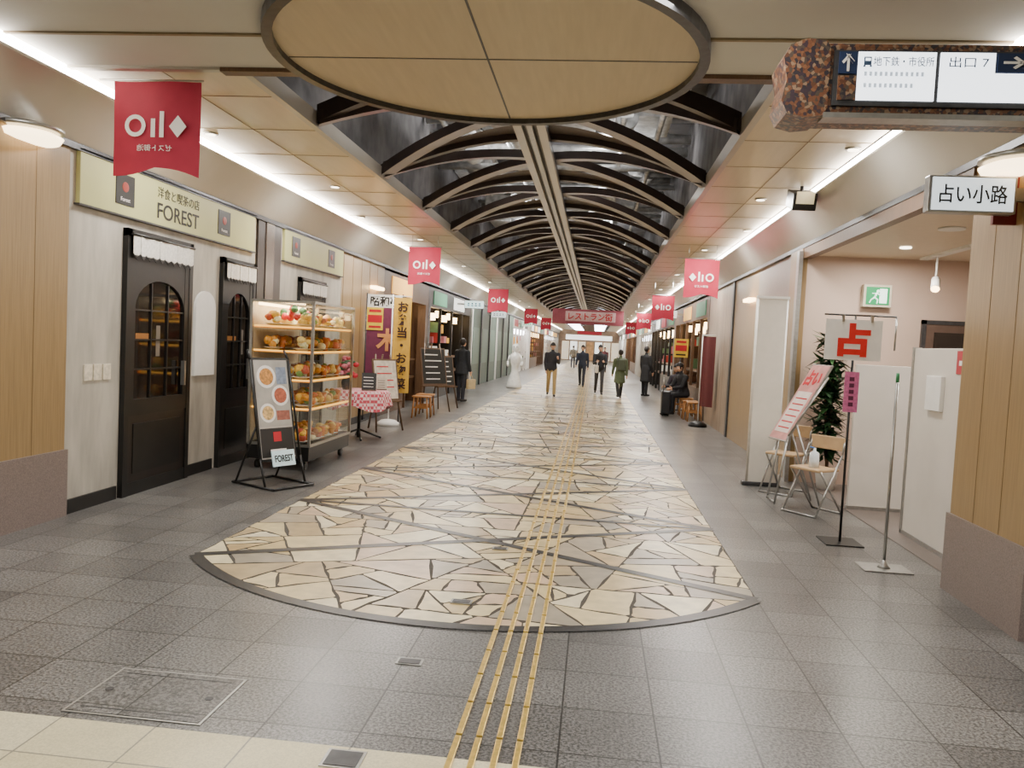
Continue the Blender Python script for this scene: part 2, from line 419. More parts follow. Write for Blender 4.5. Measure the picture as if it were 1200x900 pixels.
for i in range(120):
    y=random.uniform(6.5,60) if i<80 else random.uniform(7,20); x=random.uniform(-2.6,.9); z=random.uniform(4.5,5.0)
    t=random.random()
    if t<.35:
        ww=random.uniform(.25,.7); ln=random.uniform(.8,2.4); x=min(x,.9); b.box((x-ww/2,y,z),(x+ww/2,y+ln,z+.25),MDUCT)
    elif t<.7:
        rr=random.uniform(.03,.08); b.cyl((-2.8,y,z),(1.3,y,z+random.uniform(-.1,.1)),rr,MDUCT)
    else:
        rr=random.uniform(.09,.17); x=max(-2.1,min(x,.5)); b.tube([(x,y,z),(x+random.uniform(-.4,.4),y+.8,z+.1),(x+random.uniform(-.4,.4),y+1.6,z)],rr,MDUCT)
for x in (-2.4,-1.9,-1.5,.2,.7):
    b.cyl((x,5.8,4.6+.1*x*x*.3),(x,70,4.6+.1*x*x*.3),.04,MDUCT)
b.done('ceiling_pipes_and_ducts')
MDL=mat('downlight_lens','fff1d8',.5,emit=8,var=0)
b=M()
for k in range(24):
    y=7.5+2.5*k
    for x in (-3.85 if k%2==0 else -3.44, 2.2 if k%2==0 else 1.89):
        b.cyl((x,y,3.485),(x,y,3.5),.07,MSTEEL,seg=20); b.cyl((x,y,3.482),(x,y,3.486),.05,MDL,seg=16)
b.done('downlights')
b=M()
b.rev((-3.63,6.6,3.5),[(.11,0),(.12,-.03),(.08,-.07),(.03,-.085)],MWHITE); b.done('smoke_detector',(-3.63,6.6,3.5))
b=M()
b.box((2.05,9.0,3.25),(2.3,9.35,3.44),MBLACK,Matrix.Rotation(.3,3,'X'),.01); b.box((2.08,8.99,3.27),(2.27,9.0,3.4),mat('lamp_face','d6c9a4',.4,emit=.5),Matrix.Rotation(.3,3,'X')); b.cyl((2.18,9.2,3.4),(2.18,9.2,3.5),.02,MBLACK)
b.done('ceiling_spotlight',(2.18,9.2,3.5))

# ------------------------------------------------------------ walls & pillars
def pillar(x0,x1,y0,y1,name):
    b=M(); b.box((x0,y0,.55),(x1,y1,3.02),MWOOD); b.box((x0-.02 if x0>0 else x0,y0-.02,0),(x1 if x0>0 else x1+.02,y1+.02,.55),MPBASE)
    n=2
    xf=x1 if x0<0 else x0
    for k in range(1,n+1):
        y=y0+k*(y1-y0)/(n+1); b.box((xf-.002,y-.002,.55),(xf+.002,y+.002,3.02),MWOODL)
    return b.done(name)
pillar(-4.8,-4.28,4.9,6.05,'pillar_left'); pillar(2.58,3.1,4.9,5.92,'pillar_right')
b=M(); b.box((-10,4.92,0),(-4.8,5.1,3.5),MSTUCCO); b.box((-4.8,4.95,3.02),(-4.3,6.05,3.5),MFASC); b.done('wall_front_left')
b=M(); b.box((3.1,4.92,0),(9,5.1,3.5),MSTUCCO); b.box((2.6,4.95,3.02),(3.1,5.9,3.5),MFASC); b.done('wall_front_right')
b=M(); b.box((-10.1,-4,0),(-10,5.1,3.5),MSTUCCO); b.done('wall_side_left'); b=M(); b.box((9,-4,0),(9.1,5.1,3.5),MSTUCCO); b.done('wall_side_right')
M().box((-10,-4.1,0),(9,-4,3.5),MSTUCCO).done('wall_back')
b=M(); b.box((-4.5,6.05,0),(XL,9.62,3.1),MSTUCCO); b.box((-4.5,10.35,0),(XL,13.0,3.1),MSTUCCO)
b.box((-4.5,13.0,0),(XL,15.7,3.1),MWOOD)
for k in range(5): b.box((XL,13.1+k*.52,.1),(XL+.004,13.11+k*.52,3.0),MWOODL)
b.box((-4.5,9.62,0),(XL+.03,10.35,3.1),mat('bronze_panel','3a322d',.3,.5)); b.box((XL+.03,9.85,0),(XL+.04,10.1,3.0),mat('bronze_panel2','6a5f55',.25,.6))
b.done('wall_left')
b=M()
for a,c in ((6.07,6.78),(8.04,8.6),(9.58,9.62),(10.35,11.0),(12.2,15.7)): b.box((XL,a,0),(XL+.02,c,.12),MBLACK)
b.done('baseboard_left')
MSIGN=mat('cream_signboard','aeac74',.5,emit=.1,var=.05,scale=2)
def fsign(y0,y1,logos,tx):
    b=M(); b.box((XL,y0,2.57),(XL+.04,y1,3.0),MSIGN,bev=.004); b.box((XL,y0-.02,2.555),(XL+.05,y1+.02,2.57),MDSTEEL); b.box((XL,y0-.02,3.0),(XL+.05,y1+.02,3.015),MDSTEEL)
    for a,c in logos:
        b.box((XL+.04,a,2.66),(XL+.046,c,2.93),MBLACK)
        b.sph((XL+.046,(a+c)/2,2.82),(.004,.05,.045),mat('ember_red','8e3020',.5))
    o=b.done('shop_signboard',(XL,y0,2.57))
    for a,c in logos: text('Forest',(XL+.048,(a+c)/2,2.71),.14,.035,PI/2,MWH,o)
    if tx:
        text('洋食と喫茶の店',(XL+.043,7.7,2.885),.8,.105,PI/2,MINK,o); text('FOREST',(XL+.043,7.7,2.71),.8,.15,PI/2,MINK,o,bold=.01)
fsign(6.15,9.5,[(6.63,6.91),(8.53,8.82)],True); fsign(10.45,12.95,[(10.7,11.0),(12.2,12.5)],False)
def door(y0,y1,zt,name,arch=True):
    b=M(); x=XL
    b.box((x,y0,0),(x+.05,y0+.07,zt),MBLACK); b.box((x,y1-.07,0),(x+.05,y1,zt),MBLACK); b.box((x,y0,zt-.07),(x+.05,y1,zt),MBLACK)
    b.box((x,y0+.07,0),(x+.02,y1-.07,zt-.07),MDGLASS)
    yc=(y0+y1)/2; hw=(y1-y0)/2-.07
    b.box((x+.02,y0+.07,0),(x+.045,y1-.07,.12),MBLACK); b.box((x+.02,y0+.07,.75),(x+.045,y1-.07,.9),MBLACK)
    b.box((x+.02,y0+.07,.12),(x+.035,y1-.07,.75),mat('door_panel','1f1814',.35))
    b.box((x+.035,y0+.17,.2),(x+.042,y1-.17,.67),MBLACK)
    b.box((x+.02,y0+.07,.9),(x+.045,y0+.15,zt-.07),MBLACK); b.box((x+.02,y1-.15,.9),(x+.045,y1-.07,zt-.07),MBLACK)
    for k in (1,2): yy=y0+.15+(y1-y0-.3)*k/3; b.box((x+.02,yy-.009,.9),(x+.035,yy+.009,2.0),MBLACK)
    for k in (1,2,3): zz=.9+k*.28; b.box((x+.02,y0+.15,zz-.008),(x+.033,y1-.15,zz+.008),MBLACK)
    hw2=hw-.08; N=12
    for k in range(N):
        t0=PI*k/N;t1=PI*(k+1)/N
        A=(x+.022,yc+hw2*math.cos(t0),1.75+.28*math.sin(t0));B=(x+.022,yc+hw2*math.cos(t1),1.75+.28*math.sin(t1))
        b.poly([A,B,(x+.022,B[1],zt-.07),(x+.022,A[1],zt-.07)],MBLACK,(.02,0,0))
    b.box((x+.05,y1-.2,1.0),(x+.09,y1-.17,1.25),MSTEEL)
    b.box((x+.0205,y0+.2,1.46),(x+.022,y0+.42,1.52),mat('interior_glow','8a5a2c',.3,emit=.3)); b.box((x+.0205,y0+.55,1.3),(x+.022,y0+.62,1.6),mat('interior_pale','6a6258',.3,emit=.15))
    o=b.done(name,(x,yc,0))
    b=M(); n=10; mN=mat('lace_noren','e4e0d8',.8,var=.15,scale=40)
    b.cyl((x+.075,y0+.03,zt-.05),(x+.075,y1-.03,zt-.05),.012,MBLACK)
    for k in range(n):
        a=y0+.05+(y1-y0-.1)*k/n; c=y0+.05+(y1-y0-.1)*(k+1)/n; dx=.008*math.sin(k*2.1)
        b.poly([(x+.07+dx,a,zt-.06),(x+.07-dx,c,zt-.06),(x+.07-dx,c,zt-.22),(x+.07,(a+c)/2,zt-.25),(x+.07+dx,a,zt-.22)],mN,(.006,0,0))
        b.poly([(x+.072+dx,a,zt-.235),(x+.072-dx,c,zt-.235),(x+.072,(a+c)/2,zt-.275)],MBLACK,(.004,0,0))
    b.done('noren',parent=o,org=(x,yc,0))
    return o
door(6.82,8.0,2.47,'door_1'); door(8.68,9.55,2.42,'door_2'); door(11.05,12.15,2.4,'door_3')
b=M(); pts=[(XL,8.12,1.08),(XL,8.56,1.08)]
for k in range(13):
    t=PI*k/12; pts.append((XL,8.34+.22*math.cos(t),1.82+.18*math.sin(t)))
b.poly(pts,MWHITE,(.03,0,0)); b.done('arched_wall_plaque',(XL,8.34,1.5))
b=M()
for y in (6.3,6.43,6.56): b.box((XL,y,1.1),(XL+.012,y+.11,1.24),mat('cream_plate','d9cfba',.4,var=.2,scale=30),bev=.002)
o=b.done('wall_switch_plates',(XL,6.45,1.17))
def sconce(x,y,z,s,name='disc_sconce'):
    a0,a1=(-PI/2,PI/2) if s>0 else (PI/2,3*PI/2)
    b=M(); 
    b.rev((x+s*.002,y,z),[(.02,.06),(.2,.055),(.25,.04),(.25,.015),(.2,.0)],MSTEEL,seg=30,a0=a0,a1=a1)
    b.rev((x+s*.002,y,z),[(.2,-.001),(.245,-.02),(.22,-.06),(.1,-.07)],mat('sconce_lens','ffe3b4',.4,emit=6,var=0),seg=30,a0=a0,a1=a1)
    b.done(name,(x,y,z))
sconce(-4.28,5.55,2.98,1); sconce(2.58,5.3,2.87,-1)
MGLOW=mat('warm_lamp','ffd59a',.5,emit=12,var=0)
b=M(); b.box((XL,14.7,2.5),(XL+.12,15.3,2.56),MGLOW,bev=.01); b.done('wall_sconce',(XL,15,2.53))
b=M(); b.box((XR-.12,13.6,2.5),(XR,14.1,2.56),MGLOW,bev=.01); b.done('wall_sconce',(XR,13.8,2.53))

MTILE=granite('sand_tiles','a38f78','8f7b66',tile=.15,mort=.006,spk=.1,rough=.4)
MALC=mat('alcove_paint','c3ac9c',.6,var=.04,scale=2)
MALF=mat('alcove_floor','6f655f',.5,var=.15,scale=90)
b=M(); b.box((2.62,10.5,0),(5.6,10.62,2.9),MALC); b.box((5.5,5.1,0),(5.6,10.5,2.9),MALC); b.done('wall_alcove')
M().box((2.66,5.1,2.9),(5.6,10.6,2.98),mat('alcove_ceiling','d2c3ac',.5,var=.03)).done('ceiling_alcove')
M().box((2.75,5.95,.0),(5.5,10.5,.004),MALF).done('floor_alcove')
b=M(); b.box((2.56,5.92,2.86),(2.66,10.55,3.03),MDWOOD); b.box((2.55,10.5,0),(2.62,11.1,3.0),MWOOD); b.box((2.5,10.45,0),(2.55,10.57,2.95),MSTEEL); b.done('trim_2')
b=M(); b.box((XR,11.1,0),(2.8,13.4,3.1),mat('grey_panel','8d8378',.4,var=.05)); b.box((2.585,11.5,0),(XR,12.6,2.2),mat('grey_door','9a9186',.35,.2)); b.box((2.57,12.4,.95),(2.585,12.5,1.15),MSTEEL)
b.box((XR,13.4,0),(2.8,15.6,3.1),MWOOD); b.box((XR,15.6,0),(2.8,18.96,3.1),MTILE); b.box((2.57,15.6,.0),(XR,15.75,3.0),MDSTEEL)
b.done('wall_right')
b=M(); b.box((4.1,10.46,.0),(4.9,10.5,2.1),mat('brown_door','5d4a40',.4)); b.box((4.2,10.44,1.2),(4.8,10.46,2.0),MDGLASS); b.box((4.05,10.45,0),(4.1,10.5,2.15),MDSTEEL); b.box((4.9,10.45,0),(4.95,10.5,2.15),MDSTEEL); b.box((4.05,10.45,2.1),(4.95,10.5,2.15),MDSTEEL); b.done('alcove_door')

def store(s,x,y0,y1,frame,back,glow,items,name='shopfront'):
    b=M(); D=1.3
    def bx(a,c,lo,hi,m): b.box((min(x-s*a,x-s*c),lo[0],lo[1]),(max(x-s*a,x-s*c),hi[0],hi[1]),m)
    bx(0,.15,(y0,2.45),(y1,2.98),frame); bx(0,.2,(y0,0),(y0+.3,2.45),frame); bx(0,.2,(y1-.3,0),(y1,2.45),frame)
    bx(D,D+.1,(y0,0),(y1,2.98),back); bx(0,D,(y0,2.95),(y1,2.98),MDWOOD); bx(0,D,(y0,0),(y0+.03,2.95),frame); bx(0,D,(y1-.03,0),(y1,2.95),frame)
    n=max(2,int((y1-y0)/1.6))
    for k in range(1,n): yy=y0+(y1-y0)*k/n; bx(0,.08,(yy-.03,0),(yy+.03,2.45),frame)
    bx(0,.06,(y0+.3,0),(y0+(y1-y0)*.45,.7),frame)
    for k in range(int((y1-y0)/.9)): 
        yy=y0+.6+k*.9; bx(.35,.5,(yy,2.15+.1*(k%2)),(yy+.22,2.35+.1*(k%2)),glow)
    for k in range(int((y1-y0)/3)):
        yy=y0+.6+k*3; bx(-.02,0,(yy,2.52),(yy+1.8,2.88),random.choice(SGN))
    for k in range(int((y1-y0)*2.2)):
        yy=random.uniform(y0+.4,y1-.6); zz=random.choice((.69,1.11,1.5,1.8)); 
        bx(.25+random.random()*.4,.8,(yy,zz),(yy+random.uniform(.15,.5),zz+random.uniform(.12,.32)),random.choice(items))
    bx(.2,.9,(y0+.4,.62),(y1-.4,.68),MDWOOD); bx(.2,.9,(y0+.4,1.06),(y1-.4,1.1),MDWOOD)
    return b.done(name,(x,(y0+y1)/2,0))
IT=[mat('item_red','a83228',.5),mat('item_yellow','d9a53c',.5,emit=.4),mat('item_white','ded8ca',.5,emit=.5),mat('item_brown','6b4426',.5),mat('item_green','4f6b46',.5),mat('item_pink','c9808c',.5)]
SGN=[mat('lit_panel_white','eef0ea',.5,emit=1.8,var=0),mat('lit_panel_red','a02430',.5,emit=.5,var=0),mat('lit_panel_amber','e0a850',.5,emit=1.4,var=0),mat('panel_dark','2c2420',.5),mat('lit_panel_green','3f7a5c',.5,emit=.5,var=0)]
MWB=mat('warm_back_glow','9a744c',.6,emit=.9,var=.5,scale=3); MWB2=mat('pale_back_glow','c8bba4',.6,emit=1.4,var=.3,scale=3); MDB=mat('dim_back_glow','5a4636',.6,emit=.35,var=.5,scale=4)  # shop lighting put into the back walls as emission
MBW=mat('white_lamp','f4f6ff',.5,emit=14,var=0)
MGB=mat('green_hoarding','44584e',.5,var=.06)
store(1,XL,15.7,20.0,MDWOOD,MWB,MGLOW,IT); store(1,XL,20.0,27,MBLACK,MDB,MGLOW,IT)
b=M(); b.box((-4.5,27,0),(XL,41,2.98),MGB)
for k in range(6): b.box((XL,27.5+k*2.3,.8),(XL+.02,28.9+k*2.3,2.1),mat('hoarding_panel','5c7568',.5)); b.box((XL,26.95+k*2.33+.06,0),(XL+.05,27.1+k*2.33+.06,2.97),MDSTEEL if k%3 else MWHITE)
o=b.done('green_hoarding',(XL,34,0))
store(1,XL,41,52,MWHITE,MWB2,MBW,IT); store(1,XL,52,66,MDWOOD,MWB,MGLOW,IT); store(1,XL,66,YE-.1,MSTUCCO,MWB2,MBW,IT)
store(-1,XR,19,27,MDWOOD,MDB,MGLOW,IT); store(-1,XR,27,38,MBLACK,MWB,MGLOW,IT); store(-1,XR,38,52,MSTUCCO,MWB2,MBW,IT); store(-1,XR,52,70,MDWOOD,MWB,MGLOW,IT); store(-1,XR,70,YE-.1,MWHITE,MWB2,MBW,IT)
b=M(); b.box((-5.8,YE,0),(4.1,YE+.2,5.4),mat('end_wall_glow','8a7460',.5,emit=.25,var=.3,scale=1.5))  # wall emits a warm glow to lift the dark far end
for k in range(7):
    x=-3.9+k*.95; b.box((x,YE-.05,.1),(x+.8,YE,2.2),random.choice([MWB2,SGN[0],MWB,SGN[2]]))
b.box((-3.5,YE-.06,2.4),(1.8,YE,2.95),SGN[0]); b.box((-2.2,YE-.06,3.05),(.6,YE,3.4),SGN[1])
b.done('wall_end')
b=M()
for k in range(14):
    y=48+k*3.1
    for x in (-1.9,.3): b.box((x-.5,y,3.42),(x+.5,y+.12,3.48),MBW); b.cyl((x,y+.06,3.48),(x,y+.06,4.2),.01,MSTEEL)
b.done('hanging_strip_lamps')

# ------------------------------------------------------------ hanging banners
def banner(x,y,zt,w,h,rot=0):
    b=M(); n=12
    T=Matrix.Translation((x,y,zt))@Matrix.Rotation(rot,4,'Z'); b.T=T
    g=[]
    for i in range(n+1):
        u=i/n; col=[]
        bot=-h+.07*(1-abs(2*u-1))-.02*math.sin(2*PI*u)
        for j in range(7):
            v=j/6; col.append(b.bm.verts.new(T@Vector(((u-.5)*w,.012*math.sin(u*7+v*2),bot*v))))
        g.append(col)
    mi=b.i(MRED)
    for i in range(n):
        for j in range(6):
            f=b.bm.faces.new((g[i][j],g[i+1][j],g[i+1][j+1],g[i][j+1])); f.material_index=mi; f.smooth=True
    b.cyl((-w/2-.12,0,.01),(w/2+.02,0,.01),.008,MSTEEL,seg=8)
    if zt<3.45:
        for sx in (-1,1): b.cyl((sx*w*.4,0,.01),(sx*w*.4,0,3.5-zt),.004,MSTEEL,seg=6)
    # plain stand-in mark: diamond, two bars and a ring in white
    for sgn in (-1,1):
        yy=sgn*.018; fl=-1 if x<0 else 1
        cz=-.47*h
        def P2(a,c): return (fl*a*w,yy,cz+c*w)
        b.poly([P2(-.36,0),P2(-.26,.12),P2(-.16,0),P2(-.26,-.12)],MWH)
        b.poly([P2(-.1,-.12),P2(-.05,-.12),P2(-.05,.16),P2(-.1,.16)],MWH)
        b.poly([P2(0,-.12),P2(.05,-.12),P2(.05,.08),P2(0,.08)],MWH)
        for k in range(20):
            t0=2*PI*k/20;t1=2*PI*(k+1)/20
            b.poly([P2(.23+.12*math.cos(t0),.12*math.sin(t0)),P2(.23+.12*math.cos(t1),.12*math.sin(t1)),P2(.23+.075*math.cos(t1),.075*math.sin(t1)),P2(.23+.075*math.cos(t0),.075*math.sin(t0))],MWH)
    o=b.done('hanging_banner',(x,y,zt))
    if y<20:
        a=text('ゼスト御池',(x,y-.022,zt-h*.70),w*.4,w*.07,rot,MWH,o,mirror=(x<0))
    return o
banner(-3.44,5.85,3.46,.7,.72); banner(-3.23,14.5,3.29,.6,.7); banner(-2.95,23.4,3.18,.6,.7); banner(-3.0,36,3.2,.6,.7); banner(-3.0,47,3.2,.6,.7)
banner(1.78,14.3,3.24,.6,.68); banner(1.76,22,3.1,.6,.68); banner(1.9,33,3.1,.6,.68); banner(1.9,45,3.1,.6,.68)
b=M(); b.box((-2.25,40,2.72),(1.3,40.03,3.47),mat('pink_banner','8e4450',.6,emit=.05)); b.box((-1.6,39.98,2.88),(.9,40,3.36),mat('banner_plate','c8a8a8',.6,emit=.05))
for x in (-1.9,.8): b.cyl((x,40.015,3.47),(x,40.015,3.9),.01,MSTEEL)
o=b.done('overhead_street_banner',(CX,40,2.85)); text('レストラン街',(-.35,39.96,3.12),2.2,.38,0,MREDINK,o,bold=.02)

# ------------------------------------------------------------ signs top right
MSPK=cellmat('mosaic_casing',['5c3a2a','3a2c34','7a5238','4a4038','6e4630','2f2a30','8a7058'],60,'2a201c',.01,.35)
MPAN=mat('sign_backlit','eef4fb',.4,emit=2.8,var=0); MNAVY=mat('sign_navy','14284e',.5,var=0)
b=M(); dz=-.04
b.box((.98,4.1,2.83+dz),(3.6,4.34,3.19+dz),MSPK,bev=.02)
pts=[(.84,2.90),(.87,2.84),(.95,2.82),(1.04,2.83),(1.06,2.87),(1.06,3.15),(1.04,3.19),(.95,3.2),(.87,3.17),(.84,3.11),(.86,3.0)]
b.poly([(x,4.08,z+dz) for x,z in pts],MSPK,(0,.28,0))
b.box((1.08,4.08,2.88+dz),(3.55,4.1,3.145+dz),MDSTEEL); b.box((1.04,4.06,2.815+dz),(3.6,4.16,2.84+dz),MSTEEL)
b.box((1.19,4.072,2.905+dz),(1.55,4.08,3.135+dz),MPAN); b.box((1.57,4.072,2.905+dz),(1.82,4.08,3.135+dz),MPAN); b.box((1.82,4.072,2.905+dz),(3.5,4.08,3.04+dz),MPAN); b.box((1.99,4.072,3.04+dz),(3.5,4.08,3.135+dz),MPAN)
b.box((1.1,4.072,3.03+dz),(1.185,4.08,3.135+dz),MNAVY); b.box((1.83,4.072,3.045+dz),(1.98,4.08,3.135+dz),MNAVY); b.box((1.1,4.072,2.905+dz),(1.185,4.08,3.02+dz),MSPK)
for x in (2.3,3.2): b.cyl((x,4.22,3.1),(x,4.22,3.5),.03,MSTEEL)
o=b.done('overhead_direction_sign',(2.2,4.22,3.0))
text('↑',(1.142,4.068,3.082+dz),.06,.085,0,MWH,o,bold=.03); text('→',(1.905,4.068,3.09+dz),.1,.06,0,MWH,o,bold=.03)
MSUB=mat('sign_ink','39506e',.5,var=0)
text('地下鉄・市役所',(1.4,4.07,3.09+dz),.28,.045,0,MSUB,o); text('出口 7',(1.7,4.07,3.09+dz),.18,.05,0,MSUB,o)
b=M(); b.box((1.215,4.066,3.07+dz),(1.25,4.072,3.11+dz),MSUB,bev=.002); b.box((1.221,4.064,3.09+dz),(1.244,4.067,3.102+dz),MPAN); b.box((1.213,4.066,3.062+dz),(1.222,4.071,3.069+dz),MSUB); b.box((1.243,4.066,3.062+dz),(1.252,4.071,3.069+dz),MSUB)
mfaint=mat('faint_ink','b9c6d4',.5,emit=.9,var=0)
for zz,a,c in ((3.03,1.22,1.5),(2.975,1.22,1.46)):
    x=a
    while x<c: b.box((x,4.07,zz-.01+dz),(x+.012,4.072,zz+.01+dz),mfaint); x+=.024
b.done('train_pictogram',parent=o,org=(1.235,4.07,3.05))
b=M(); b.box((2.0,5.22,2.545),(2.52,5.30,2.775),MSTEEL,bev=.008); b.box((2.02,5.212,2.56),(2.50,5.22,2.76),mat('sign_white','e9f4fa',.4,emit=1.1,var=0)); b.box((2.52,5.24,2.63),(2.6,5.28,2.71),MSTEEL)
b.box((2.44,5.33,2.5),(2.58,5.36,2.8),mat('dark_red_plate','6d1a1c',.5))
o=b.done('fortune_lane_sign',(2.3,5.26,2.67)); text('占い小路',(2.26,5.208,2.66),.40,.115,0,MINK,o,bold=.012)
b=M(); b.box((3.3,10.40,2.28),(3.64,10.5,2.56),mat('exit_casing','cfc9b4',.5),bev=.005)
MEW=mat('exit_white','e6fff0',.4,emit=1.2,var=0); MEG=mat('exit_green','0c8a50',.4,emit=.6,var=0)
b.box((3.33,10.394,2.31),(3.61,10.40,2.53),MEG); b.box((3.49,10.39,2.33),(3.58,10.394,2.51),MEW)
y=10.388
b.cyl((3.47,y,2.48),(3.47,y+.006,2.48),.018,MEW)
for p,q,wd in (((3.46,2.46),(3.43,2.40),.022),((3.43,2.40),(3.39,2.37),.016),((3.39,2.37),(3.37,2.33),.014),((3.43,2.40),(3.47,2.37),.016),((3.47,2.37),(3.46,2.32),.014),((3.46,2.45),(3.40,2.45),.012),((3.46,2.455),(3.50,2.42),.012)):
    P0=Vector((p[0],y,p[1]));P1=Vector((q[0],y,q[1])); b.cyl(P0,P1,wd/2,MEW,seg=8)
b.done('emergency_exit_sign',(3.47,10.45,2.42))
b=M(); b.box((3.9,9.0,2.87),(4.0,10.3,2.9),MWHITE); b.cyl((3.95,9.9,2.87),(3.95,9.9,2.6),.012,MWHITE); b.cyl((3.95,9.9,2.6),(3.9,9.78,2.48),.05,MWHITE); b.cyl((3.9,9.779,2.479),(3.898,9.775,2.475),.045,MGLOW); b.done('track_spotlight',(3.95,9.9,2.9))
b=M(); b.cyl((3.3,8,2.885),(3.3,8,2.9),.12,MWHITE,seg=24); b.cyl((4.2,7.3,2.885),(4.2,7.3,2.9),.1,MDL,seg=24); b.cyl((3.4,9.4,2.885),(3.4,9.4,2.9),.06,MDL,seg=24); b.done('alcove_ceiling_lamps',(3.3,8,2.9))

# ------------------------------------------------------------ showcase
b=M(); x0,x1,y0,y1=-3.95,-3.22,8.8,10.3; fr=.015
b.box((x0,y0,.12),(x1,y1,.3),MBLACK,bev=.005)
for x in (x0+.08,x1-.08):
    for y in (y0+.1,y1-.1): b.cyl((x-.02,y,.05),(x+.02,y,.05),.05,MBLACK); b.cyl((x,y,.05),(x,y,.12),.015,MSTEEL)
for x in (x0,x1):
    for y in (y0,y1): b.box((x-fr,y-fr,.3),(x+fr,y+fr,1.95),MSTEEL)
for z in (.3,1.95):
    for y in (y0,y1): b.box((x0,y-fr,z-fr),(x1,y+fr,z+fr),MSTEEL)
    for x in (x0,x1): b.box((x-fr,y0,z-fr),(x+fr,y1,z+fr),MSTEEL)
for y in (y0,y1): b.box((x0,y-.003,.3),(x1,y+.003,1.95),MGLASS)
b.box((x1-.003,y0,.3),(x1+.003,y1,1.95),MGLASS)
b.box((x0-.003,y0,.3),(x0+.003,y1,1.95),mat('case_back','cfc3aa',.5))
b.box((x0,y0,1.947),(x1,y1,1.953),MGLASS)
MSHELF=mat('shelf_cloth','e0b85c',.6,var=.12,scale=20)
for z in (.72,1.05,1.38,1.66): b.box((x0+.02,y0+.04,z-.022),(x1-.03,y1-.04,z+.006),MSHELF); b.box((x0+.02,y0+.02,z-.010),(x1-.02,y0+.03,z+.010),mat('amber_led','ffb64d',.5,emit=2)); b.box((x1-.03,y0+.02,z-.010),(x1-.02,y1-.02,z+.010),mat('amber_led','ffb64d',.5,emit=2))
b.box((x0+.05,y0+.05,1.9),(x0+.09,y1-.05,1.93),MGLOW)
case=b.done('food_display_case',(-3.58,9.55,0))
b=M(); FC=['e0ac3c','d08c28','ecc870','b0482a','f0e0b0','9c5a2a','6d8a3a','d86a30']
for z in (.31,.73,1.06,1.39,1.67):
    for iy in range(6):
        for ix in range(2):
            x=-3.74+ix*.36+random.uniform(-.03,.02); y=8.96+iy*.235+random.uniform(-.02,.02)
            b.rev((x,y,z),[(.12,.028),(.115,.03),(.06,.008),(.05,0)],MWHITE,seg=18)
            c=random.choice(FC[:3])
            for k in range(9):
                c2=c if k%2 else random.choice(FC); mm_=mat('food_'+c2,c2,.4,var=.25,scale=60)
                b.sph((x+random.uniform(-.06,.06),y+random.uniform(-.06,.06),z+.05+random.uniform(0,.08)),(random.uniform(.035,.065),random.uniform(.035,.055),random.uniform(.03,.055)),mm_,8)
            if iy%2==0 and z<1.6:
                b.cyl((x+.06,y+.1,z),(x+.06,y+.1,z+.15),.03,mat('drink','c8702c',.2),r2=.04); 
for k in range(14):
    b.sph((-3.6+random.uniform(-.15,.15),8.98+random.uniform(0,.3),1.8+random.uniform(-.04,.08)),.045,mat('rose_red','b01c24',.5) if k%2 else mat('leaf_green','2f5a2c',.6),8)
b.done('food_models',parent=case,org=(-3.58,9.55,0))
def board(T,w,h,m,name,tx=None,frame=MBLACK):
    b=M(T); b.box((-w/2,-.012,0),(w/2,.012,h),frame,bev=.003); b.box((-w/2+.025,-.014,.025),(w/2-.025,-.0125,h-.025),m); return b
A_=math.radians(62); BX,BY=-3.22,7.93
T=Matrix.Translation((BX,BY,.26))@Matrix.Rotation(A_,4,'Z')@Matrix.Rotation(-.20,4,'X')
b=board(T,.48,1.08,mat('menu_paper','b8b0a8',.4,var=.08,scale=6),'x')
b.box((-.21,-.017,.36),(.21,-.015,1.05),mat('menu_photo','a9a49c',.4,var=.2,scale=5)); b.box((-.21,-.017,.04),(.21,-.015,.34),mat('menu_black','17130f',.4))
for (px_,pz_,pr_,c_) in ((-.07,.88,.12,'c88a40'),(.09,.68,.11,'b0583a'),(-.09,.5,.1,'d9b070')):
    b.cyl((px_,-.019,pz_),(px_,-.016,pz_),pr_,MWH,seg=20); b.cyl((px_,-.021,pz_),(px_,-.018,pz_),pr_*.74,mat('dish_'+c_,c_,.5,var=.5,scale=35),seg=16)
b.box((.06,-.018,.8),(.19,-.0165,.98),mat('menu_tint','7d8aa0',.5,var=.3,scale=30)); b.box((.02,-.018,.42),(.19,-.0165,.52),mat('menu_tint2','9c5a48',.5,var=.3,scale=30))
b.box((-.05,-.02,.2),(.05,-.017,.3),MREDINK); b.box((-.1,-.02,.1),(.1,-.017,.12),MWH)
TA=Matrix.Translation((BX,BY,0))@Matrix.Rotation(A_,4,'Z'); b.T=TA
for sx in (-.26,.26):
    b.tube([(sx,-.12,.02),(sx,-.03,.3),(sx*.95,.2,1.3),(sx*.9,.26,1.4)],.012,MBLACK); b.tube([(sx,.05,.62),(sx,.35,.02)],.011,MBLACK); b.tube([(sx,-.25,.015),(sx,.4,.015)],.013,MBLACK)
b.tube([(-.26,-.25,.015),(.26,-.25,.015)],.012,MBLACK); b.tube([(-.26,.4,.015),(.26,.4,.015)],.012,MBLACK)
b.box((-.24,-.20,.24),(.04,-.185,.40),mat('placard_mint','cfe9ec',.4,emit=.2),Matrix.Rotation(-.25,3,'X')); b.tube([(-.1,-.18,.32),(-.1,-.02,.36)],.008,MBLACK)
o=b.done('menu_board_stand',(BX,BY,0))
q=TA@Vector((-.1,-.205,.32)); text('FOREST',q,.23,.07,A_,MINK,o,tilt=Matrix.Rotation(-.25,3,'X'),bold=.02)

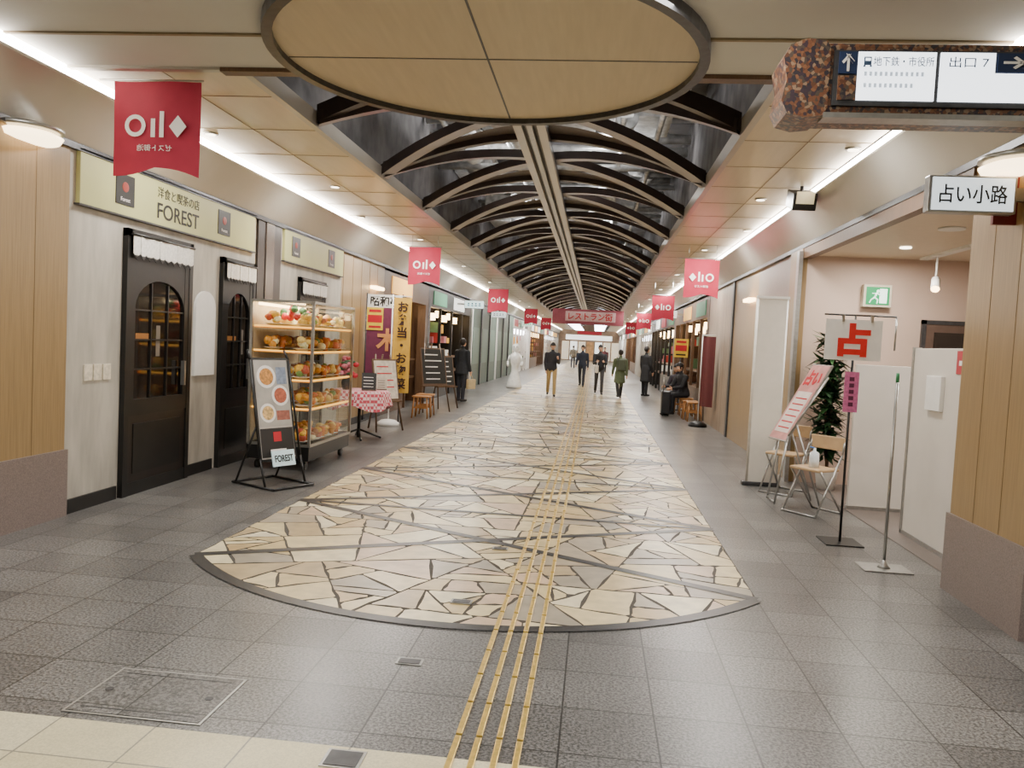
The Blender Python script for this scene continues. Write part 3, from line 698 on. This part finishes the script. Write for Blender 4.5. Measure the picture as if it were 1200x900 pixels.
b=M(); mc=gingham('gingham_cloth','c4485a','e6c8c8',22)
b.rev((-3.6,12.0,0),[(.02,.765),(.44,.76),(.455,.745),(.465,.62),(.49,.50)],mc,seg=64,wav=.05,nw=9)
b.cyl((-3.6,12,.02),(-3.6,12,.74),.025,MBLACK)
for k in range(4):
    a=k*PI/2+.4; b.tube([(-3.6,12,.15),(-3.6+.35*math.cos(a),12+.35*math.sin(a),.02)],.016,MBLACK)
b.done('tablecloth_table',(-3.6,12,0),recalc=True)
b=M(); b.rev((-3.78,11.85,.765),[(.07,.18),(.06,.16),(.075,.1),(.05,0)],MBLACK)
for k in range(46):
    a=random.uniform(0,2*PI); rr=random.uniform(0,.17); z=.98+random.uniform(0,.28)-rr*.4; x=-3.78+rr*math.cos(a); y=11.85+rr*math.sin(a)
    if k%3: b.sph((x,y,z),(.05,.05,.04),mat('flower_red','b81f2e',.6) if k%2 else mat('flower_pink','d06a80',.6),8)
    else: b.cyl((-3.78,11.85,.9),(x,y,z),.006,mat('leaf_green','2f5a2c',.6)); b.sph((x,y,z),(.06,.03,.02),mat('leaf_green','2f5a2c',.6),8)
b.done('flower_vase',(-3.78,11.85,.765))
b=M()
for (x,y,wd,c) in ((-3.42,11.85,.22,'2a2a2c'),(-3.3,12.15,.16,'c8bfae')):
    T=Matrix.Translation((x,y,.767))@Matrix.Rotation(.3,4,'Z')@Matrix.Rotation(-.2,4,'X'); b.T=T; b.box((-wd/2,0,0),(wd/2,.01,wd*1.25),mat('card_'+c,c,.6)); b.box((-wd/2,-.005,0),(wd/2,0,.015),MDWOOD)
    for k in range(4): b.box((-wd*.38,-.002,wd*(.25+.22*k)),(wd*.3,0,wd*(.29+.22*k)),MWH if c[0]=='2' else MINK)
b.done('tabletop_menu_cards',(-3.4,12,.767))
def easel(x,y,rot,h,w,mf,name='easel_board'):
    T=Matrix.Translation((x,y,0))@Matrix.Rotation(rot,4,'Z'); b=M(T)
    tl=Matrix.Rotation(-.18,3,'X')
    b.tube([(-w*.55,-.05,0),(-w*.3,.2,h)],.016,MDWOOD); b.tube([(w*.55,-.05,0),(w*.3,.2,h)],.016,MDWOOD); b.tube([(0,.5,0),(0,.2,h)],.016,MDWOOD); b.box((-w*.55,-.02,h*.38),(w*.55,.05,h*.4),MDWOOD)
    b.T=T@Matrix.Translation((0,.03,h*.4))@tl.to_4x4(); b.box((-w/2,0,0),(w/2,.02,h*.55),MDWOOD); b.box((-w/2+.03,-.004,.03),(w/2-.03,0,h*.55-.03),mf)
    for k in range(5): b.box((-w*.35,-.006,h*.08+k*h*.09),(w*random.uniform(.1,.35),-.004,h*.095+k*h*.09),MWH if mf is MCHALK else MREDINK)
    return b.done(name,(x,y,0))
MCHALK=mat('chalkboard','25231f',.7,var=.2)
easel(-3.45,13.2,1.0,1.3,.55,mat('menu_paper2','cfc4b4',.5,var=.2,scale=15)); easel(-3.45,17.2,.9,1.5,.7,MCHALK); easel(-3.4,18.3,1.0,1.3,.6,MCHALK)
def nobori(x,y,rot,w,h,z0,mc,tx,mt,name='nobori_banner',base=MWHITE):
    T=Matrix.Translation((x,y,0))@Matrix.Rotation(rot,4,'Z'); b=M(T)
    b.cyl((-w/2-.02,0,0),(-w/2-.02,0,z0+h+.05),.012,MWHITE); b.cyl((-w/2-.02,0,z0+h+.03),(w/2,0,z0+h+.03),.008,MWHITE)
    b.rev((-w/2-.02,0,0),[(.02,.12),(.13,.1),(.2,.05),(.2,0)],base)
    n=8
    for k in range(n):
        a=-w/2+w*k/n; c=-w/2+w*(k+1)/n
        b.poly([(a,.01*math.sin(k),z0),(c,.01*math.sin(k+1),z0),(c,.01*math.sin(k+1),z0+h),(a,.01*math.sin(k),z0+h)],mc)
    o=b.done(name,(x,y,0)); q=T@Vector((0,-.02,z0+h*.5)); 
    if tx: text(vt(tx),q,w*.66,h*.92,rot,mt,o,bold=.025)
    return o
nobori(-3.5,14.1,.3,.32,1.72,.6,mat('nobori_yellow','d0a23a',.7),'お弁当・お惣菜',mat('ink_maroon','2c0f0f',.6))
b=M(); T=Matrix.Translation((-3.93,14.45,0)); b.T=T
b.box((-.33,0,.6),(.33,.01,2.2),mat('nobori_purple','6b2c48',.7)); b.box((-.33,-.004,2.14),(.33,.012,2.38),MWHITE)
for x in (-.34,.34): b.cyl((x,0,0),(x,0,2.4),.012,MDSTEEL); b.box((x-.02,-.2,0),(x+.02,.2,.03),MDSTEEL)
b.box((-.33,-.012,1.72),(-.02,-.006,2.14),mat('poster_yellow','e6c53a',.5)); b.box((-.31,-.014,1.86),(-.04,-.012,2.0),MREDINK); b.box((-.29,-.014,1.76),(-.06,-.012,1.80),MREDINK); b.box((-.29,-.014,2.05),(-.06,-.012,2.1),MREDINK)
o=b.done('shop_banner_stand',(-3.93,14.45,0)); text('昭和亭',(-3.93,14.443,2.26),.55,.19,0,MINK,o,bold=.03); text('木',(-3.86,14.44,1.55),.42,.42,0,mat('ink_pale','d9955a',.6),o,bold=.04)
def stool(x,y,name='wooden_stool'):
    b=M(); mW=mat('stool_wood','a9743e',.45,var=.2)
    b.box((x-.17,y-.17,.42),(x+.17,y+.17,.45),mW,bev=.006)
    for sx in (-1,1):
        for sy in (-1,1): b.cyl((x+sx*.13,y+sy*.13,.42),(x+sx*.16,y+sy*.16,0),.016,mW)
    b.box((x-.14,y-.15,.2),(x+.14,y-.13,.23),mW); b.box((x-.14,y+.13,.2),(x+.14,y+.15,.23),mW)
    b.done(name,(x,y,0))
stool(-3.45,15.8); stool(-3.5,16.4); stool(2.3,19.2); stool(2.35,18.75)
b=M(); mp_=mat('white_plastic','e8e8e4',.3); b.rev((-2.85,28.4,0),[(.02,1.6),(.09,1.57),(.13,1.48),(.12,1.38),(.07,1.3),(.07,1.27),(.17,1.22),(.2,1.1),(.17,.9),(.11,.75),(.13,.6),(.2,.35),(.27,.12),(.29,.05),(.27,0)],mp_,seg=24)
for s in (-1,1): b.tube([(-2.85+s*.19,28.4,1.17),(-2.85+s*.26,28.36,.95),(-2.85+s*.24,28.2,.8)],.04,mp_); b.sph((-2.85+s*.05,28.28,1.48),.018,MBLACK,8)
b.done('white_reception_robot',(-2.85,28.4,0))

# ------------------------------------------------------------ right props
b=M(); b.box((1.95,9.97,.03),(2.28,10.0,2.3),mat('white_screen','d9d3c8',.5,var=.03)); b.box((1.88,9.95,0),(2.32,10.06,.05),MDSTEEL,bev=.01); b.cyl((1.94,9.99,.0),(1.94,9.99,2.32),.02,mat('white_screen2','cfc8bc',.5)); b.cyl((2.29,9.99,0),(2.29,9.99,2.32),.015,MWHITE); b.box((1.92,9.96,2.3),(2.31,10.01,2.33),MWHITE)
b.done('white_screen_panel',(2.2,10,0))
b=M(); x,y=2.22,7.16
b.box((x-.16,y-.16,0),(x+.16,y+.16,.012),MBLACK,bev=.003); b.cyl((x,y,0),(x,y,1.62),.011,MBLACK)
b.cyl((x-.26,y,1.99),(x+.34,y,1.99),.008,MBLACK); b.cyl((x+.34,y,1.99),(x+.34,y,1.7),.008,MSTEEL); b.cyl((x,y,1.6),(x,y,1.99),.008,MBLACK)
b.box((x-.25,y-.03,1.6),(x+.22,y-.02,1.95),MWHITE); 
for sx in (-.12,.12): b.box((x+sx,y-.035,1.93),(x+sx+.02,y-.01,1.99),MSTEEL)
b.box((x-.06,y-.02,1.15),(x+.06,y-.012,1.5),mat('pink_tag','c86a9a',.6,var=.2,scale=40))
for k in range(5): b.box((x-.02,y-.023,1.2+k*.055),(x+.02,y-.02,1.235+k*.055),mat('tag_ink','5a2040',.6))
o=b.done('fortune_pole_sign',(x,y,0)); text('占',(x-.01,y-.033,1.775),.27,.29,0,mat('brush_red','d0201c',.6),o,bold=.05)
b=M(); x,y=2.31,6.35; b.box((x-.18,y-.13,0),(x+.18,y+.13,.01),MSTEEL,bev=.003); b.rev((x,y,.01),[(.012,.06),(.03,.02),(.05,0)],MSTEEL); b.cyl((x,y,0),(x,y,1.45),.012,MSTEEL); b.cyl((x,y,1.45),(x,y,1.52),.013,mat('green_tip','3a8a5a',.5)); b.done('stanchion_pole',(x,y,0))
T=Matrix.Translation((2.05,9.0,.68))@Matrix.Rotation(-PI/2+.25,4,'Z')@Matrix.Rotation(-.52,4,'X')
b=M(T); b.box((-.2,-.012,0),(.2,.012,.98),MSTEEL,bev=.004); b.box((-.185,-.015,.015),(.185,-.0125,.965),mat('pink_menu','c98a84',.5,var=.15,scale=10)); b.box((-.15,-.018,.1),(.15,-.015,.62),mat('menu_pale','dfcfc6',.5))
for k in range(6): b.box((-.12,-.020,.15+k*.075),(.12,-.018,.165+k*.075),MREDINK)
b.T=Matrix(); 
for yy in (8.82,9.18): b.tube([(2.02,yy,.0),(2.12,yy,.75),(2.5,yy,1.4)],.011,MSTEEL); b.tube([(2.2,yy,.88),(2.5,yy,0)],.011,MSTEEL)
b.tube([(2.02,8.82,.02),(2.02,9.18,.02)],.01,MSTEEL)
o=b.done('slanted_menu_board',(2.2,9,0))
text('占い',T@Vector((0,-.018,.8)),.3,.2,-PI/2+.25,MREDINK,o,tilt=Matrix.Rotation(-.52,3,'X'),bold=.04)
def fchair(x,y,rot):
    T=Matrix.Translation((x,y,0))@Matrix.Rotation(rot,4,'Z'); b=M(T); mS=mat('chair_seat','b89a74',.5)
    for sx in (-.2,.2):
        b.tube([(sx,-.22,0),(sx,.16,.62),(sx*.95,.2,.78)],.011,MSTEEL); b.tube([(sx*.88,.25,0),(sx*.88,-.15,.46)],.011,MSTEEL)
    b.tube([(-.2,-.22,.012),(.2,-.22,.012)],.011,MSTEEL); b.tube([(-.176,.25,.012),(.176,.25,.012)],.011,MSTEEL)
    b.box((-.18,-.17,.45),(.18,.16,.48),mS,bev=.01); b.box((-.2,.18,.66),(.2,.2,.8),mS,bev=.008)
    return b.done('folding_chair',(x,y,0))
fchair(2.32,8.45,-.9); fchair(2.3,9.6,-.7)
b=M(); b.rev((2.3,8.42,.481),[(.012,.2),(.014,.17),(.045,.15),(.05,.08),(.05,0)],mat('bottle_clear','dfe6ea',.1)); b.cyl((2.3,8.42,.68),(2.25,8.42,.69),.008,mat('bottle_blue','4a78b8',.4)); b.done('sanitizer_bottle',(2.3,8.42,.48))
MPART=mat('partition_white','cdc6bc',.55,var=.04,scale=3)
b=M(); b.box((2.95,6.2,.02),(3.0,7.75,1.74),MPART,bev=.004); b.box((2.94,6.19,0),(3.01,7.76,.04),MSTEEL); b.box((2.94,7.73,0),(3.01,7.77,1.75),MSTEEL)
b.box((2.915,7.05,1.2),(2.95,7.35,1.5),MWHITE,bev=.004); b.box((2.944,6.55,1.53),(2.95,6.85,1.72),mat('poster_red','b02a38',.5)); b.box((2.942,6.6,1.6),(2.945,6.8,1.64),MWH)
o=b.done('white_partition',(2.97,7,0))
b=M(); b.box((2.78,8.8,.02),(3.9,8.85,1.56),MPART,bev=.004); b.box((2.77,8.79,0),(3.91,8.86,.04),MSTEEL); b.done('white_partition',(3.3,8.8,0))
b=M(); px,py=2.9,10.05; b.rev((px,py,0),[(.02,.27),(.13,.27),(.14,.25),(.1,0)],MWHITE)
b.cyl((px,py,.2),(px,py,1.7),.02,MDWOOD); b.cyl((px,py,.2),(px-.12,py-.05,1.5),.014,MDWOOD)
ml=mat('leaf_dark','1f3a20',.45,var=.3); ml2=mat('leaf_mid','355a30',.45,var=.3)
for k in range(620):
    a=random.uniform(0,2*PI); z=random.uniform(.4,1.9); L=random.uniform(.18,.34)*(1.1-.35*abs(z-1.2)); el=random.uniform(-.7,.6)
    base=Vector((px+random.uniform(-.12,.04),py+random.uniform(-.05,.05),z)); d=Vector((math.cos(a)*math.cos(el),math.sin(a)*math.cos(el),math.sin(el))); n=d.cross(Vector((0,0,1))).normalized()
    t=base+d*L; wv=n*.04
    q=[base,base+d*L*.4+wv,t,base+d*L*.4-wv]
    if max(p.y for p in q)>10.44: continue
    b.poly(q,ml if k%4 else ml2)
b.done('potted_plant',(px,py,0))
nobori(2.4,17.3,-1.0,.4,1.5,.45,mat('nobori_dark','5a1c20',.7),'',MWH,base=MBLACK)
b=M(); b.box((2.12,22,1.45),(2.5,22.02,1.95),mat('poster_yellow','e6c53a',.5,emit=.1)); b.cyl((2.31,22.01,0),(2.31,22.01,1.45),.015,MDSTEEL); b.box((2.15,21.85,0),(2.47,22.15,.03),MDSTEEL); b.box((2.16,21.99,1.62),(2.46,22,1.78),MREDINK); b.box((2.18,21.99,1.84),(2.44,22,1.9),MREDINK); b.box((2.18,21.99,1.5),(2.44,22,1.54),MINK); o=b.done('poster_stand',(2.31,22,0))
def psign(x,y,z,w,c,mc,name='projecting_sign'):
    b=M(); b.box((x-w/2,y,z-.12),(x+w/2,y+.06,z+.12),MSTEEL); b.box((x-w/2+.015,y-.006,z-.105),(x+w/2-.015,y,z+.105),mat('psign_'+c,c,.4,emit=1.2,var=0)); 
    xe=XL if x<0 else XR
    b.box((min(x,xe),y+.02,z-.03),(max(x,xe),y+.04,z+.03),MSTEEL)
    for k in range(4): b.box((x-w*.36+k*w*.19,y-.008,z-.05),(x-w*.36+k*w*.19+w*.14,y-.006,z-.02),mc); b.box((x-w*.36+k*w*.19+.02,y-.008,z-.0),(x-w*.36+k*w*.19+w*.11,y-.006,z+.05),mc)
    b.done(name,(x,y,z))
psign(-3.75,24,2.72,.6,'cfeef0',MNAVY); psign(-3.85,31,2.7,.6,'e8f0f4',MINK); psign(2.1,24.5,2.72,.6,'e8ece8',MINK); psign(2.1,36,2.7,.6,'dfe8ea',MINK); psign(-3.85,44,2.7,.6,'bfe8d0',MINK)

# ------------------------------------------------------------ people
def remesh(bm,vox,smooth=2):
    me=bpy.data.meshes.new('tmp'); bm.to_mesh(me); bm.free()
    o=bpy.data.objects.new('tmp',me); sc.collection.objects.link(o)
    md=o.modifiers.new('r','REMESH'); md.mode='VOXEL'; md.voxel_size=vox; md.use_smooth_shade=True
    if smooth:
        s=o.modifiers.new('s','SMOOTH'); s.iterations=smooth; s.factor=.5
    dg=bpy.context.evaluated_depsgraph_get(); dg.update()
    r=bpy.data.meshes.new_from_object(o.evaluated_get(dg)); bpy.data.objects.remove(o); bpy.data.meshes.remove(me)
    return r
def chain(bm,p0,p1,r0,r1,n=None,xs=(1,1,1),R=None):
    p0=Vector(p0);p1=Vector(p1)
    L=(p1-p0).length; n=n or max(2,int(L/(min(r0,r1)*.45*min(1,xs[2])))+1)
    for k in range(n+1):
        t=k/n; p=p0.lerp(p1,t); r=r0+(r1-r0)*t
        m=Matrix.Translation(p)@(R.to_4x4() if R else Matrix())@Matrix.Diagonal((r*xs[0],r*xs[1],r*xs[2],1))
        bmesh.ops.create_icosphere(bm,subdivisions=2,radius=1,matrix=m)
def person(name,x,y,face,h,top,bot,pose,hair='1c1613',coat=0,vox=.018,long_hair=False,skin='c99b7d',shoe='1a1817',seat=None,bag=None,full=True):
    s=h/1.72; mS=mat('skin_'+skin,skin,.5,var=.04); mT=mat('top_'+top,top,.8,var=.15,scale=25); mB=mat('trousers_'+bot,bot,.8,var=.12,scale=25); mSh=mat('shoe_'+shoe,shoe,.5); mH=mat('hair_'+hair,hair,.6,var=.25,scale=60)
    V=Vector; segs=[]; lean=pose.get('lean',0.)
    def leg(sx,a,k):
        hip=V((sx*.09,0,0)); kn=hip+V((sx*.01,math.sin(a),-math.cos(a)))*.43; an=kn+V((0,math.sin(a-k),-math.cos(a-k)))*.41
        tilt=pose.get('toe',0) if k>.5 and seat is None else 0
        to=an+V((sx*.015,.15,-.045-tilt*.1)); he=an+V((0,-.05,-.045+tilt*.05)); return hip,kn,an,to,he
    Ls=leg(-1,*pose['legs'][0]); Rs=leg(1,*pose['legs'][1])
    off=-min(min(p.z for p in Ls[3:]),min(p.z for p in Rs[3:]))+.032
    def sh(p): return (p+V((0,0,off)))*s
    bm=bmesh.new()
    def seg(p0,p1,r0,r1,lab,xs=(1,1,1)):
        p0=sh(p0);p1=sh(p1); chain(bm,p0,p1,r0*s,r1*s,xs=xs); segs.append((p0,p1,max(r0,r1)*s*max(xs[:2]),lab))
    for hip,kn,an,to,he in (Ls,Rs):
        seg(hip,kn,.092,.066,'b'); seg(kn,an+V((0,0,.02)),.066,.054,'b'); seg(he,to,.04,.034,'s')
    sp=lambda z,f=1:V((0,lean*z*f,z))
    seg(sp(0),sp(.12),.105,.1,'b' if not coat else 't',(1.45,1.05,1)); seg(sp(.12),sp(.42),.105,.118,'t',(1.45,1.0,1)); seg(sp(.42),sp(.46),.105,.075,'t',(1.8,.95,1))
    seg(sp(.47),sp(.57),.058,.053,'k')
    seg(sp(.03),sp(.1),.118,.115,'t',(1.42,1.1,1))
    if coat and seat is None:
        seg(V((0,0,.1)),V((0,0,.1-coat)),.118,.16,'t',(1.3,1.05,.3))
    hands=[]
    for sx,(a,bd,out) in zip((-1,1),pose['arms']):
        S=sp(.435)+V((sx*.185,0,0)); d=V((sx*out,math.sin(a),-math.cos(a))).normalized(); E=S+d*.28
        inw=pose.get('inw',.0); d2=V((-sx*inw,math.sin(a+bd),-math.cos(a+bd))).normalized(); W=E+d2*.24
        seg(S,E,.07,.056,'t'); seg(E,W,.054,.043,'t'); hands.append((sh(W),d2,sx))
    me=remesh(bm,vox*s,2)
    labs={'t':0,'b':1,'k':2,'s':3}
    for m_ in (mT,mB,mS,mSh): me.materials.append(m_)
    pr=[(a,b_-a,max((b_-a).length_squared,1e-9),r,labs[l]) for a,b_,r,l in segs]
    for p in me.polygons:
        c=p.center; best=1e9; bi=0
        for a,ab,l2,r,li in pr:
            t=min(1,max(0,(c-a).dot(ab)/l2)); dd=(c-(a+ab*t)).length-r
            if li==0: dd-=.008
            if dd<best: best=dd; bi=li
        p.material_index=bi; p.use_smooth=True
    o=bpy.data.objects.new(name,me); sc.collection.objects.link(o)
    o.location=(x,y,0); o.rotation_euler=(0,0,face)
    hc=sh(sp(.685,1.0))+V((0,.015,0))*s; hb=bmesh.new(); hd=pose.get('nod',0)
    HM=Matrix.Translation(hc)@Matrix.Rotation(-hd,4,'X')
    def hs(c,r): bmesh.ops.create_icosphere(hb,subdivisions=3,radius=1,matrix=HM@Matrix.Translation(V(c)*s)@Matrix.Diagonal((r[0]*s,r[1]*s,r[2]*s,1)))
    hs((0,-.01,.02),(.074,.092,.095)); hs((0,.018,-.035),(.058,.068,.075)); hs((0,.035,-.075),(.032,.035,.03)); hs((0,.09,-.012),(.012,.02,.018)); hs((0,.084,.005),(.009,.014,.028)); hs((0,.075,-.05),(.025,.014,.012))
    for sx in (-1,1): hs((sx*.074,0,-.005),(.011,.02,.032)); hs((sx*.03,.066,-.02),(.022,.014,.02))
    hm=remesh(hb,.008*s,1); hm.materials.append(mS); hm.materials.append(mH); hm.materials.append(mat('eye_white','e8e4e0',.3,var=0)); hm.materials.append(mat('iris_dark','1c1410',.3)); hm.materials.append(mat('lip','9a5a50',.5))
    bb=bmesh.new(); bb.from_mesh(hm)
    def add(c,r,mi,cut=None):
        q=bmesh.ops.create_uvsphere(bb,u_segments=20,v_segments=14,radius=1,matrix=HM@Matrix.Translation(V(c)*s)@Matrix.Diagonal((r[0]*s,r[1]*s,r[2]*s,1)))
        fs=set(f for v in q['verts'] for f in v.link_faces)
        for f in fs: f.material_index=mi; f.smooth=True
        if cut:
            inv=HM.inverted(); kill=[f for f in fs if cut((inv@f.calc_center_median())/s)]
            bmesh.ops.delete(bb,geom=kill,context='FACES')
    for sx in (-1,1):
        add((sx*.03,.079,.002),(.013,.007,.007),2); add((sx*.03,.084,.002),(.006,.004,.006),3); add((sx*.03,.082,.022),(.018,.006,.004),1)
    add((0,.088,-.05),(.022,.006,.006),4)
    add((0,-.016,.03),(.086,.103,.104),1,lambda p:(p.y>.035 and p.z<.06) or (p.z<-.04 and p.y>-.02))
    if long_hair: add((0,-.045,-.06),(.08,.06,.15),1,lambda p:p.y>.02)
    bb.to_mesh(hm); bb.free()
    ho=bpy.data.objects.new('head',hm); sc.collection.objects.link(ho); ho.parent=o
    if full:
        hb=bmesh.new()
        for W,d,sx in hands:
            d=d.normalized(); side=V((0,1,0)) if abs(d.y)<.8 else V((0,0,1)); side=(side-d*side.dot(d)).normalized(); nrm=d.cross(side)
            chain(hb,W,W+d*.085*s,.026*s,.03*s,n=5,xs=(1,1,1))
            for q in range(4):
                b0=W+d*.085*s+side*(.028-.019*q)*s; L=(.066,.075,.07,.055)[q]*s
                m1=b0+d*L*.5; m2=m1+(d*.8+nrm*(-sx)*.5).normalized()*L*.5
                chain(hb,b0,m1,.010*s,.0092*s); chain(hb,m1,m2,.009*s,.0075*s)
            t0=W+d*.03*s+side*.022*s; t1=t0+(d*.6+side*.75).normalized()*.045*s; t2=t1+(d*.95+side*.2).normalized()*.03*s
            chain(hb,t0,t1,.012*s,.011*s); chain(hb,t1,t2,.0105*s,.009*s)
        hn=remesh(hb,.006*s,1); hn.materials.append(mS)
        h2=bpy.data.objects.new('hands',hn); sc.collection.objects.link(h2); h2.parent=o
    if bag:
        b=M(); kind,bc=bag; mb=mat('bag_'+bc,bc,.6)
        if kind=='pack':
            q=sh(sp(.28)); b.bc((0,q.y-.17*s,q.z),(.3*s,.16*s,.4*s),mb,bev=.04); 
            for sx in (-1,1): b.tube([(sx*.1,q.y-.1,q.z+.16),(sx*.12,q.y+.02,q.z+.24),(sx*.12,q.y+.12,q.z+.05)],.014,mb)
        else:
            q=hands[1][0]+hands[1][1]*.1*s; b.bc((q.x+.02,q.y,q.z-.26),(.1,.3,.26),mb,bev=.02); b.tube([(q.x+.02,q.y-.08,q.z-.14),(q.x,q.y-.02,q.z),(q.x,q.y+.02,q.z),(q.x+.02,q.y+.08,q.z-.14)],.008,mb)
        bo=b.done('bag'); bo.parent=o
    return o
walk1=dict(legs=((.34,.1),(-.22,.35)),arms=((-.3,.25,.12),(.35,.4,.12)),nod=.1)
walk2=dict(legs=((-.25,.4),(.32,.08)),arms=((.3,.3,.12),(-.3,.2,.12)))
phone=dict(legs=((.25,.08),(-.18,.3)),arms=((.35,1.75,.05),(-.1,.3,.14)),nod=.35,inw=.15)
stand=dict(legs=((.03,.0),(-.03,.02)),arms=((.05,.2,.12),(.08,.25,.12)))
hold=dict(legs=((.28,.08),(-.2,.3)),arms=((.3,1.5,.08),(.3,1.5,.08)),nod=.2,inw=.35)
sit=dict(legs=((1.5,1.5),(1.42,1.35)),arms=((.5,.9,.1),(.5,1.0,.1)),lean=.25,nod=.35,inw=.2)
person('pedestrian',-1.34,25.1,PI+.1,1.70,'2a2a30','a88f60',phone)
person('pedestrian',-.5,32.0,PI-.1,1.70,'2c3446','2a2e3a',walk1)
person('pedestrian',.17,27.5,PI+.05,1.72,'232327','3c3a3c',hold,bag=('tote','d8d4cc'))
person('pedestrian',.82,25.8,.15,1.60,'5a664c','2c2c30',walk2,coat=.42,bag=('pack','48503e'))
person('pedestrian',1.77,28.0,-.8,1.72,'1b1b1e','1e1e22',stand,coat=.5)
person('pedestrian',-3.5,20.8,-.5,1.66,'22262c','2c2c34',stand,coat=.25,bag=('tote','c8b48a'))
person('seated_person',2.28,20.3,PI/2+.5,1.68,'1a1a1e','1e1e22',sit,seat=.45,hair='141214')
person('seated_person',2.25,21.3,PI/2+.9,1.62,'2a2630','1e1e22',sit,seat=.45,long_hair=True)
person('pedestrian',.6,52,PI,1.68,'5a2c30','22242c',walk1,vox=.03,full=False)
person('pedestrian',-1.6,58,0,1.7,'6a6458','30303a',walk2,vox=.03,full=False)
stool(2.33,20.3); stool(2.3,21.3)
b=M(); mb=mat('suitcase_shell','1c1d22',.35); b.box((1.68,19.75,.06),(1.9,20.1,.62),mb,bev=.03)
for sy in (19.8,20.05):
    for sx in (1.72,1.86): b.cyl((sx-.01,sy,.03),(sx+.01,sy,.03),.03,MBLACK)
b.tube([(1.72,19.82,.62),(1.72,19.82,.95),(1.72,20.02,.95),(1.72,20.02,.62)],.009,MSTEEL); b.done('suitcase',(1.79,19.92,0))

# ------------------------------------------------------------ lights
def area(x,y,z,p,s=.5,c=(1,.965,.91),sy=None,rot=(0,0,0)):
    l=bpy.data.lights.new('lamp','AREA'); l.energy=p; l.size=s; l.color=c
    if sy: l.shape='RECTANGLE'; l.size_y=sy
    o=bpy.data.objects.new('area_lamp',l); sc.collection.objects.link(o); o.location=(x,y,z); o.rotation_euler=rot; return o
for y in (7,10,13.5,17.5,22,27,33,40,48,57,67,78):
    k=1+.045*(y-7)
    area(-3.4,y,3.46,60*k); area(1.8,y,3.46,60*k)
for x in (-3.5,0.3,4.5):
    area(x,1.5,3.45,80,1.0); area(x,4.0,3.45,52,.8)  # added fill lamps, out of view, to brighten the foreground
for y in (8.3,12.5,18.6,26.8,37,50,65):
    k=1+.03*(y-7)
    area(-1.9,y,5.25,42*k,.5,(1,.97,.93)); area(.3,y,5.25,42*k,.5,(1,.97,.93))  # added lamps high in the plenum, only to brighten it
for y in (7.6,9.8,12.2,15,19,24,30,38,48):
    for x in (-1.75,.15):
        area(x,y,4.25,17*(1+.04*(y-7)),.25,(.97,.98,1),rot=(PI,0,0))  # added upward fill above the ribs so ducts and plenum show
area(4.0,7.3,2.86,72,.4,(1,.94,.86)); area(3.4,9.6,2.86,42,.3,(1,.92,.82))
area(-3.58,9.55,1.9,18,.3,(1,.85,.6),sy=1.2)
